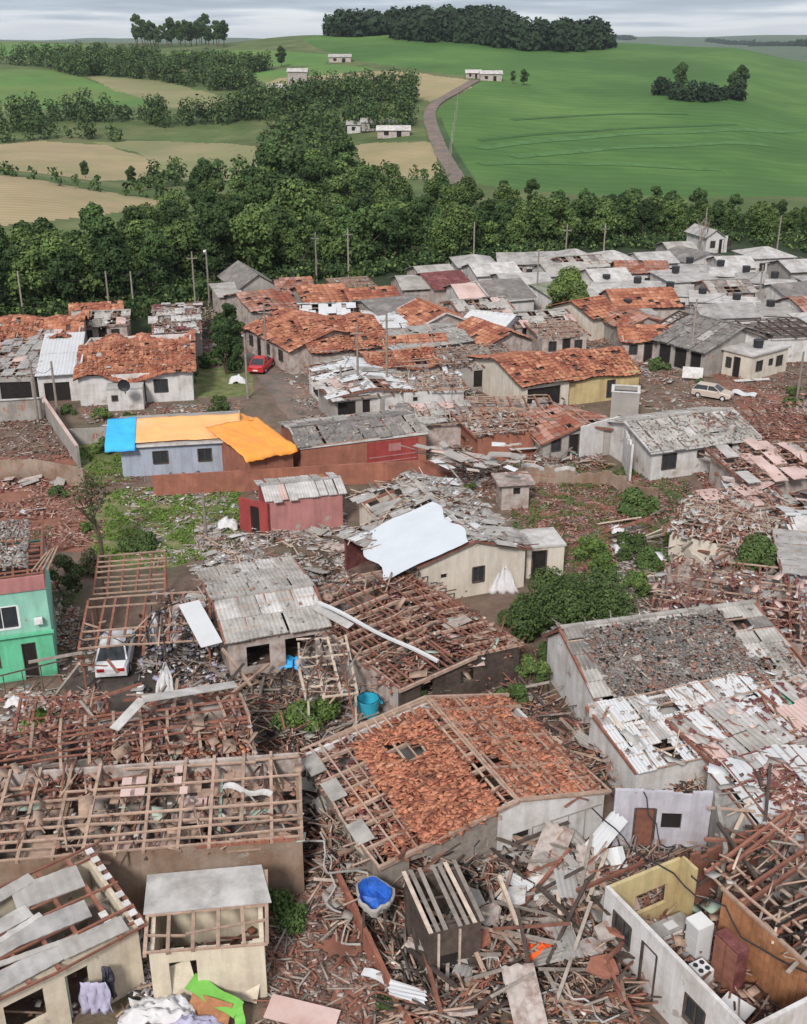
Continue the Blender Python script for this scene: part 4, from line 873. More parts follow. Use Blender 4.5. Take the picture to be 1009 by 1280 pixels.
p, _ = local_to_world(r, 0.75, 1.5, 0.09); t = empty('kitchen_counter', p, rz, 'low pale counter with a sink under the yellow wall', 'counter'); mb = MB(); mb.box(0,0,0,.6,1.5,.82); mb.build('cabinet', 'frame_white', t); mb = MB(); mb.box(-.03,-.03,.824,.63,1.53,.87); mb.build('worktop', 'fibre_pale', t); mb = MB(); mb.box(.15,.5,.872,.5,.95,.885); mb.build('sink', 'metal_white', t)
p, _ = local_to_world(r, 4.4, 1.4, 0.09); t = empty('table', p, rz+.3, 'small white table toppled among the wreckage of the open kitchen', 'table'); mb = MB(); mb.box(0,0,.70,1.0,.7,.74); mb.build('tabletop', 'frame_white', t)
for x_ in (.06,.94):
    for y_ in (.06,.64): mb = MB(); mb.cyl((x_,y_,0),(x_,y_,.70),.025,.025,6); mb.build('leg', 'tank_black', t)
p, _ = local_to_world(r, 6.3, 5.3, 0.09); t = empty('cabinet', p, rz, 'turquoise cabinet beneath fallen timbers at the right edge', 'cabinet'); mb = MB(); mb.box(0,0,0,.9,.5,2.2); mb.build('body', 'plastic_teal', t); mb = MB(); mb.box(.03,-.03,.1,.43,-.002,2.1); mb.box(.47,-.03,.1,.87,-.002,2.1); mb.build('door', 'w_mint', t)
# grey rubble roofed white house (right)
house('white gabled house whose roof is buried in grey tile rubble', (757,888), (1003,850), (905,765), 2.3, 'gx', 1.45, 'sheet', ['fibre', 'fibre_dark', 'fibre_pale'], wm='w_white', oh=0.22, miss=0.08, corr=5, jit=0.04, sl=0.9, sw=1.1, ry=0.72, rm=('wood_red', 'wood_pink'), rs=.5, rub=60,
  loose=[(0, 5200, 'greytile', dict(u=(.08,.80), v=(.0,.93), thr=-.6, scale=.8)), (0, 500, 'greytile', dict(u=(.5,1), v=(.0,.93), thr=-.1, scale=.8)), (1, 400, 'grey', dict(thr=-.2)), (0, 60, 'pale', dict(u=(.0,1), v=(0,1)))], wms={'L': 'w_white'})
house('long low house with split white roofing in front of the grey rubble roof', (796,965), (1010,915), (935,858), 2.0, 'shed', 0.6, 'sheet', ['metal_white', 'fibre_pale', 'w_white', 'metal_white'], wm='w_white', oh=0.12, miss=0.07, holes=0.16, corr=3, jit=0.04, sl=1.6, sw=.5, rub=320, rpal='inside', loose=[(0, 90, 'maroon', dict(u=(0,1), v=(0,.5), thr=0)), (0, 160, 'pale', dict())])
r, P, L, D_ = house('white house at the right edge with white slats and maroon patches on its roof', (886,962), (975,1072), (1130,1000), 2.2, 'gx', 0.45, 'sheet', ['metal_white', 'metal_white', 'fibre_pale'], wm='w_white', oh=0.15, miss=0.08, corr=1, jit=0.025, sl=0.36, sw=1.3, amp=0.01, rub=300, rpal='maroon', D=6.0, holes=0.10, rm=('maroon','wood_red'),
  loose=[(0, 420, 'maroon', dict(u=(.2,1), v=(.45,1), thr=-.2)), (0, 50, 'pale', dict())])
house('collapsed patchy roofed house between the split white roofs and the right edge', (905,960), (1060,905), (1100,850), 2.1, 'shed', 0.4, 'sheet', ['fibre_pale', 'metal_white', 'metal_pink', 'fibre'], wm='w_ruin', miss=.2, corr=3, jit=.15, sl=1.6, sw=.8, rub=150, rpal='maroon', D=3.0, loose=[(0,160,'maroon',dict())])
# dark wooden shack
r, P, L, D_ = house('dark timber shack with a gappy slatted roof in the rubble', (536,1166), (602,1150), (553,1090), 2.9, 'shed', 0.15, 'none', wm='wood_dark', oh=0.1, op={'F': [(0.35, 0.75, 0.0, 1.75, 'hole')]}, floor=False, name='shack', cat='shack')
pl = P[0]
for k in range(8):
    if k in (3,): continue
    mb = MB(); mb.beam(pl.at((k+.5)/8, -.02, .06), pl.at((k+.5)/8+ru(-.02,.02), 1.02, .06), 0.15, .03, up=pl.n); mb.build('roof_slat', 'wood_grey' if k % 3 else 'wood_pale', r)
for v in (.1,.5,.9): mb = MB(); mb.beam(pl.at(0,v,0), pl.at(1,v,0), .08,.06, up=pl.n); mb.build('rafter', 'wood_dark', r)
for x in (.35, 1.1): mb = MB(); mb.box(x-.04,-.06,0,x+.04,-.002,2.75); mb.build('door_post', 'wood_pale', r)
mb = MB(); [mb.box(.3,-.09,z_,1.15,-.062,z_+.12) for z_ in (.15,.5,.66,.82)]; mb.build('door_board', 'wood_pale', r)
mb = MB(); mb.box(.4,-.01,.15,1.05,.01,1.75); mb.build('doorway', 'dark', r)  # near-black box fills the door hole as painted shade
# bare rafter house (centre)
r, P, L, D_ = house('sagging house of bare red rafters and battens in the centre', (500,862), (650,806), (522,706), 1.95, 'gy', 0.35, 'frame', wm='wood_dark', oh=0.15, rs=0.95, bs=0.40, fmiss=0.12, jit=0.12, sides='FRLB', rm=('wood_pink', 'wood_red'), rub=900, rpal='inside', drop=.4, ry=.6,
  loose=[(0, 110, 'inside', dict(thr=-.1)), (1, 90, 'inside', dict(thr=-.1)), (0, 420, 'tiles_old', dict(thr=-.1, z=(-.6,-.1))), (1, 420, 'maroon', dict(z=(-.6,-.1)))], wms={'R':'w_brick','L':'w_ruin','B':'w_ruin'}, op={'F': [(1.2,.8,0,1.9,'hole'),(3.6,.9,.9,.9,'hole')]})
mb = MB(); pl = P[0]; c_ = P[1].at(.3,.6,.14); mb.beam(c_-pl.dv*.75, c_+pl.dv*.75, .7,.03, up=P[1].n); mb.build('loose_board', 'wood_grey', r)
mb = MB(); q0 = P[1]; [mb.beam(q0.at(u_,0,.05), q0.at(u_,0,.35),.05) or mb.beam(q0.at(u_,0,.35), q0.at(u_,.14,.35),.05) for u_ in (.55,.62,.7,.78,.86,.94)]; mb.build('truss_end', 'wood_dark', r)
# grey fibre-cement shed
r, P, L, D_ = house('low house with a stained grey fibre cement gable roof', (285,802), (408,782), (382,697), 2.3, 'gx', 0.55, 'sheet', ['fibre', 'fibre', 'fibre_pale'], wm='w_ruin', oh=0.2, miss=0.03, corr=5, jit=0.03, sl=1.6, sw=1.0, ry=.42, op={'F': [(.9,1.2,.6,1.2,'hole'),(2.9,1.6,0,1.9,'hole')]}, wms={'F':'w_ruin'}, rub=80, loose=[(1,60,'grey',dict(scale=.7)),(0,25,'grey',dict(scale=.7))])
mb = MB(); pl = P[0]; mb.beam(pl.at(-.12,-.05,.2), pl.at(-.22,.95,.25), 1.1,.03, up=pl.n); mb.build('slipped_sheet', 'metal_white', r)
# pink shed with red side
r, P, L, D_ = house('pink walled shed with a rusty patchwork roof in front of the brick wall', (333,628), (428,618), (440,592), 2.3, 'gx', 0.4, 'sheet', ['fibre_pale', 'metal_pink', 'wood_orange', 'fibre'], wm='w_pink', oh=0.15, miss=0.0, corr=3, jit=0.05, sl=1.6, sw=.55, D=3.6, name='shed', cat='shed', ry=.5, wms={'L':'w_red'})
ruin_walls('deep red side room wall adjoining the pink shed', [((298,622),(334,630),2.3,'w_red',[(.9,.7,0,1.9,'dark')],0)], name='side_wall')
# beige house with draped sheet
r, P, L, D_ = house('beige gabled house with a white tarp thrown over its broken roof', (524,706), (657,684), (570,604), 2.6, 'gy', 1.0, 'sheet', ['fibre_pale', 'metal_white', 'fibre'], wm='w_beige', oh=0.25, miss=0.12, corr=3, jit=0.14, sl=1.3, sw=.7, holes=.05, ry=.50, op={'F': [(1.35,.4,1.45,.3,'dark'),(3.35,.75,.85,1.0,'window')]}, rub=80, rpal='pale', loose=[(0,160,'pale',dict(u=(0,.42),thr=-.2)),(1,420,'pale',dict(thr=-.3)),(1,60,'grey',dict())])
BEIGE = r; BP = P; BL = L; BD = D_
mb = MB(); g = 12; pl = P[0]; vs = []
for j in range(g+1):
    for i in range(g+1):
        u = .50 + .53*j/g; v = -0.5 + 1.42*i/g + .06*math.sin(j*.9); o_ = 0.36 + .14*nz(u*3, v*2.4, 2) + .05*nz(u*9, v*3, 5) - (0.25*max(0,-v)**1.2)
        q = pl.at(u, max(v, -.7), o_); vs.append(q)
mb.grid(vs, g, g)
o = mb.build('tarp', 'tarp_white', None, True); o.location = r.location; o.rotation_euler = r.rotation_euler; tagm(o, 'big white tarp draped over the left slope of the beige gabled house', 'tarp')
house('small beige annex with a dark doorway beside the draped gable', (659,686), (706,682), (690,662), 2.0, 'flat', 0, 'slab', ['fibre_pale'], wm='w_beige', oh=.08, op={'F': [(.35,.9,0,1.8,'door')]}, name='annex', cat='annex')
house('dark open lean-to in front of the beige house left side', (428,672), (470,690), (520,640), 2.3, 'shed', .3, 'sheet', ['fibre', 'fibre_pale', 'metal_white'], wm='w_red', sides='BL', oh=.1, miss=.1, corr=3, jit=.1, sl=1.3, sw=.8, D=5.0, name='lean_to', cat='shed', wms={'L':'maroon'}, loose=[(0,120,'pale',dict())])
# teal two storey house
r, P, L, D_ = house('two storey teal and green house at the left edge with stone rubble on its roof', (-45,748), (57,735), (42,680), 5.0, 'shed', 0.25, 'none', wm='w_teal', oh=.12, op={'F': [(.8,1.55,3.0,1.25,'window','frame_white'),(2.25,.7,0,2.05,'slab','dark'),(0.3,.9,.9,.9,'window')]}, floor=False, z0=0)
wall(r, (0,-.012), (L,-.012), 2.55, 'w_green', [(2.25,.7,0,2.05,'hole'),(0.3,.9,.9,.9,'hole')], 0.03, name='lower_facade')
mb = MB(); mb.box(-.05,-.22,2.56,L+.1,-.05,2.68); mb.build('ledge', 'w_green', r)
mb = MB(); mb.box(0,-.1,5.0,L,.04,5.75); mb.box(L-.14,.042,5.0,L+.003,D_,5.7); mb.build('parapet', 'w_pink', r)
mb = MB(); mb.box(0.05,.05,4.9,L-.15,D_,5.05); mb.build('roof', 'floor_in', r)
pl = Plane((0,.1,5.75),(L,.1,5.75),(L,D_+1,6.0),(0,D_+1,6.0)); frame_roof(r, pl, .8, .5, 'wood_red', 'wood_red', .1, drop=.2); scatter_plane(r, pl, 700, 'grey', u=(0,.8), v=(.12,1), thr=-.4, name='stone_rubble')
mb = MB(); [mb.beam((L-.55+k*.25, .4, 5.8), (L+.2+k*.18, 1.9+.2*k, 6.05), .08) for k in range(4)]; mb.build('rafter_ends', 'wood_pink', r)
mb = MB(); mb.box(L-.75,-.35,3.2,L-.35,-.1,3.5); mb.cyl((L-.55,-.36,3.35),(L-.55,-.38,3.35),.13,.13,12); mb.build('air_conditioner', 'frame_white', r)
mb = MB(); mb.beam((-.2,-1.2,.95),(L+.6,-1.2,1.5),.06); [mb.beam((x_,-1.2,0),(x_,-1.2,.98+x_*.13),.05) for x_ in (.4,1.3,2.2,3.1)]; o = mb.build('handrail', 'wood_dark', r)
# garage frames of red timber in front of it
def timber_frame(label, A, B, Cc, h, rs=.8, bs=.7, mats=('wood_orange','wood_pink'), rise=.2, posts=True, dark=None, miss=.05, name='timber_frame', cat='timber frame', rub=0, D=None, loose=None, jit=.08):
    r, P, L, D_ = house(label, A, B, Cc, h, 'shed', rise, 'frame', oh=.05, rs=rs, bs=bs, rm=mats, fmiss=miss, floor=False, sides='', name=name, cat=cat, D=D, rub=rub, loose=loose, jit=jit, drop=.3)
    for x in (.05, L-.05):
        for y_ in (.05, D_-.05): mb = MB(); mb.beam((x,y_,0),(x,y_,h-.05+(rise if y_ > 1 else 0)),.1); mb.build('post', mats[0], r)
    return r, P, L, D_
timber_frame('red timber carport frame over the white car', (100,812), (262,800), (238,748), 2.3, .75, .8, ('wood_red','wood_pink'), loose=[(0,60,'wood',dict(u=(.4,1)))], miss=.08)
timber_frame('smaller orange timber roof frame beyond the carport', (118,745), (205,738), (195,697), 2.2, .8, .6, ('wood_red','wood_pink'), miss=0.1)
timber_frame('pale timber frame fallen beside the sagging rafter house', (384,874), (446,868), (388,760), 2.0, .9, .9, ('wood_pale','wood_pale'), loose=[(0,50,'wood',dict())], miss=.15, D=5)
timber_frame('skeletal timber frame beyond the lime green bush', (20,915), (130,905), (135,870), 2.0, .6, .7, ('wood_red','wood_red'), miss=.2, loose=[(0,80,'tiles_old',dict())])
# blue-grey house with tarps
r, P, L, D_ = house('blue grey house under peach and blue tarps', (150,557), (297,549), (277,498), 2.5, 'gx', .75, 'plain', 'fibre', wm='w_blue', oh=.3, op={'F': [(2.3,1.1,.9,1.0,'window'),(5.6,1.0,.9,1.0,'window')]}, D=6.5, fascia='w_white')
def drape(name, pl, u0, u1, v0, v1, m, label, root, over=.25, amp=.09, gu=26, gv=18, off=.1):
    mb = MB(); vs = []
    for j in range(gv+1):
        for i in range(gu+1):
            u = u0+(u1-u0)*i/gu; v = v0+(v1-v0)*j/gv; o_ = off + amp*nz(u*3.1+2, v*2.3, 3) + amp*.9*abs(nz(u*5.3+v*3, v*1.6, 1)) - amp*.6*abs(nz(u*9, v*7-u*4, 5)); q = pl.at(u, v, o_); e_ = (nz(u*7,3,1) if j in (0,gv) else 0)*.12
            q = q + pl.dv*e_
            if v < 0: q.z -= (-v)*pl.V*.8
            vs.append(q)
    for j in range(gv):
        pass
    mb.grid(vs, gu, gv)
    o = mb.build(name, m, None, True); o.location = root.location; o.rotation_euler = root.rotation_euler; tagm(o, label, 'tarp'); 
    md = o.modifiers.new('s', 'SOLIDIFY'); md.thickness = .02
    return o
drape('tarp', P[0], .13, 1.0, .04, .99, 'tarp_peach', 'pale orange tarp over the long slope of the blue grey house', r, off=.22)
drape('tarp', P[0], -.08, .155, -.12, 1.0, 'tarp_blue', 'bright blue tarp hanging off the left end of the blue grey house', r, amp=.12, off=.27)
r, P, L, D_ = house('brick annex fully covered by a deep orange tarp', (312,574), (366,562), (338,495), 2.4, 'gx', .5, 'plain', 'fibre', wm='w_brick', oh=.15, D=9.5, ry=.6)
drape('tarp', P[0], -.10, 1.0, -.06, 1.04, 'tarp_orange', 'deep orange tarp sagging over the brick annex', r, amp=.16, off=.28)
drape('tarp', P[1], 0.0, 1.08, .3, 1.04, 'tarp_orange', 'back fold of the deep orange tarp on the brick annex', r, amp=.1, off=.24)
# dark roofed house with red wall
r, P, L, D_ = house('low house with a dark weathered roof and a bright red wall panel', (376,560), (533,541), (508,508), 2.4, 'gx', .55, 'sheet', ['fibre_dark', 'fibre_dark', 'fibre'], wm='w_brick', oh=.1, miss=.04, corr=3, jit=.07, D=5.8, fascia='w_white', loose=[(0,160,'grey',dict(scale=.9))])
mb = MB(); mb.box(L*.52,-.06,.1,L*.93,-.003,2.15); mb.build('red_panel', 'w_red', r); mb = MB(); [mb.box(L*.53,-.09,z_,L*.92,-.062,z_+.08) for z_ in (.5,.9)]; mb.box(L*.69,-.08,1.3,L*.79,-.062,1.9); mb.build('panel_trim', 'w_pink', r)
# left: collapsed orange roofs, white garages
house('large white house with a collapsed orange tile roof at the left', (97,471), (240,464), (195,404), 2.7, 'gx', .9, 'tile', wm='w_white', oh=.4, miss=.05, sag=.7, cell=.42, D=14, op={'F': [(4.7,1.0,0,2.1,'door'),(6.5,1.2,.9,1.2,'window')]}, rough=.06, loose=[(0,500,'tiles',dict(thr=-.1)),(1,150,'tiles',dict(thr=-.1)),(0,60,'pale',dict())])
house('orange tiled house behind the white garage at the far left', (-45,430), (98,424), (88,392), 2.8, 'gx', .8, 'tile', wm='w_ruin', oh=.3, miss=.06, sag=.7, cell=.45, D=10, rough=.05, loose=[(0,320,'tiles',dict(thr=-.1)),(0,60,'pale',dict())])
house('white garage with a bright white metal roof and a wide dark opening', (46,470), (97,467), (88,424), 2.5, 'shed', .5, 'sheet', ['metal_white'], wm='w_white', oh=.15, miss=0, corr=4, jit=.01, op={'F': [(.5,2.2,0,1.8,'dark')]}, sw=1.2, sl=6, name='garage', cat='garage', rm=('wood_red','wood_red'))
house('plain white box building joined to the garage', (99,470), (138,468), (140,452), 2.3, 'flat', 0, 'slab', ['tank_black'], wm='w_white', oh=.04, name='outbuilding', cat='outbuilding')
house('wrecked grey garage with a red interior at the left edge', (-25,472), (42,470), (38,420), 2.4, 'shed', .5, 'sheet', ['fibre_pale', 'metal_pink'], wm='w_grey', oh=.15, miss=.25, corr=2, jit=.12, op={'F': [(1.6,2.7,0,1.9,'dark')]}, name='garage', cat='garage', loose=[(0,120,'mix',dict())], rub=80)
house('low white utility room with a satellite dish in front of the orange tile ruin', (133,488), (178,486), (182,470), 1.9, 'flat', 0, 'slab', ['fibre_pale'], wm='w_white', oh=.03, op={'F': [(.4,.5,.9,.5,'window')]}, name='outbuilding', cat='outbuilding')
house('ruined house with shredded roofing beside the dark forest edge', (192,418), (252,415), (252,380), 2.5, 'gx', .8, 'sheet', ['fibre_pale','metal_pink','maroon'], wm='w_ruin', oh=.1, miss=.2, holes=.15, corr=2, jit=.2, jag=.3, rub=160, rpal='pale', loose=[(0,260,'pale',dict()),(0,120,'tiles_old',dict())])
# compound walls
def garden_wall(label, pts, h, m_, name='garden_wall', th=.15, jag=0.0, cap=None):
    w0 = G(*pts[0], h); t = empty(name, (w0.x, w0.y, 0), 0, label, 'wall'); 
    for a, b in zip(pts, pts[1:]):
        A_, B_ = G(*a, h), G(*b, h); wall(t, (A_.x-w0.x, A_.y-w0.y), (B_.x-w0.x, B_.y-w0.y), h, m_, (), th, jag)
        if cap: mb = MB(); mb.beam((A_.x-w0.x, A_.y-w0.y, h+.04), (B_.x-w0.x, B_.y-w0.y, h+.04), th+.12, .07); mb.build('coping', cap, t)
    return t
garden_wall('grey rendered yard wall at the left edge', [(-40,503),(52,498)], 1.9, 'w_grey', cap='fibre_pale')
garden_wall('pink capped yard wall running toward the blue grey house', [(54,497),(96,558)], 1.8, 'w_grey', cap='metal_pink')
garden_wall('dark grey low wall below the white garages', [(82,537),(146,534)], 1.3, 'w_grey')
garden_wall('long terracotta brick wall running in front of the tarp covered houses', [(190,595),(312,588),(445,580),(566,574)], 1.6, 'w_brick')
garden_wall('low brown earth stained wall at the left edge', [(-50,578),(40,574),(103,585)], 1.5, 'w_brown', jag=.08)
garden_wall('weathered board fence behind the bare soil plot', [(622,582),(700,584),(760,585),(822,610)], 1.3, 'w_brown', jag=.4)
garden_wall('rusty brown wall running down between the debris at the bottom', [(418,1085),(440,1130),(480,1215),(520,1295)], 1.0, 'w_brick', jag=.05)
garden_wall('low wall with pale render beside the white gable on the right', [(837,668),(893,712)], 1.4, 'w_beige', jag=.05)
garden_wall('fallen grey slab wall at the far right below the split roofs', [(880,1010),(968,1078)], 1.2, 'w_grey', jag=.2)
# ---------------------------------------------------------------- middle distance
random.seed(9)
T4 = None
OLD = ['tile_old','tile_old_b','tile_c','tile_a']
# right of centre
r, P, L, D_ = house('white walled house with a littered grey roof right of centre', (816,563), (944,546), (918,506), 2.4, 'gx', 1.0, 'sheet', ['fibre','fibre','fibre_pale'], wm='w_white', oh=.35, miss=.0, corr=3, jit=.04, sl=1.2, sw=1.0, fascia='w_white', op={'F': [(.9,1.2,.75,1.2,'window'),(3.9,.6,1.35,.55,'window'),(5.9,1.0,.8,1.25,'window')]}, loose=[(0,420,'grey',dict(scale=.8)),(0,60,'pale',dict(scale=.8)),(0,60,'tiles_old',dict(u=(.6,.95),v=(.5,.95)))])
ruin_walls('broken white gable wall with a slanting top left of the littered grey roof', [((728,533),(775,520),2.9,'w_white',[],.05),((776,521),(790,556),2.9,'w_white',[],.45)], name='gable_wall')
ruin_walls('roofless white room with two dark openings beside the broken white gable', [((690,528),(732,523),2.3,'w_white',[(.4,.6,0,1.9,'dark'),(1.9,.6,.3,1.4,'dark')],.12)], name='roofless_room', cat='ruin')
def open_tank(label, A, B, Cc, h, m='concrete'):
    a, b, c = G(*A, h), G(*B, h), G(*Cc, h); L = (b-a).length; D = max(1.5, (c-b).length); t = empty('water_reservoir', (a.x,a.y,0), math.atan2(b.y-a.y, b.x-a.x), label, 'reservoir')
    mb = MB(); mb.box(0,0,0,L,.15,h); mb.box(0,D-.15,0,L,D,h); mb.box(0,.151,0,.15,D-.151,h); mb.box(L-.15,.151,0,L,D-.151,h); mb.build('basin', m, t); mb = MB(); mb.box(.16,.16,h-.5,L-.16,D-.16,h-.35); mb.build('basin_shade', 'dark', t)  # near-black slab puts the basin's inner shade into colour
    mb = MB(); mb.box(-.05,-.05,h+.004,L+.05,.2,h+.07); mb.box(-.05,D-.2,h+.004,L+.05,D+.05,h+.07); mb.box(-.05,.204,h+.004,.2,D-.204,h+.07); mb.box(L-.2,.204,h+.004,L+.05,D-.204,h+.07); mb.build('rim', 'w_white', t)
open_tank('square white rimmed concrete basin beside the yellow walled tile house', (765,490), (800,492), (808,484), 2.4)
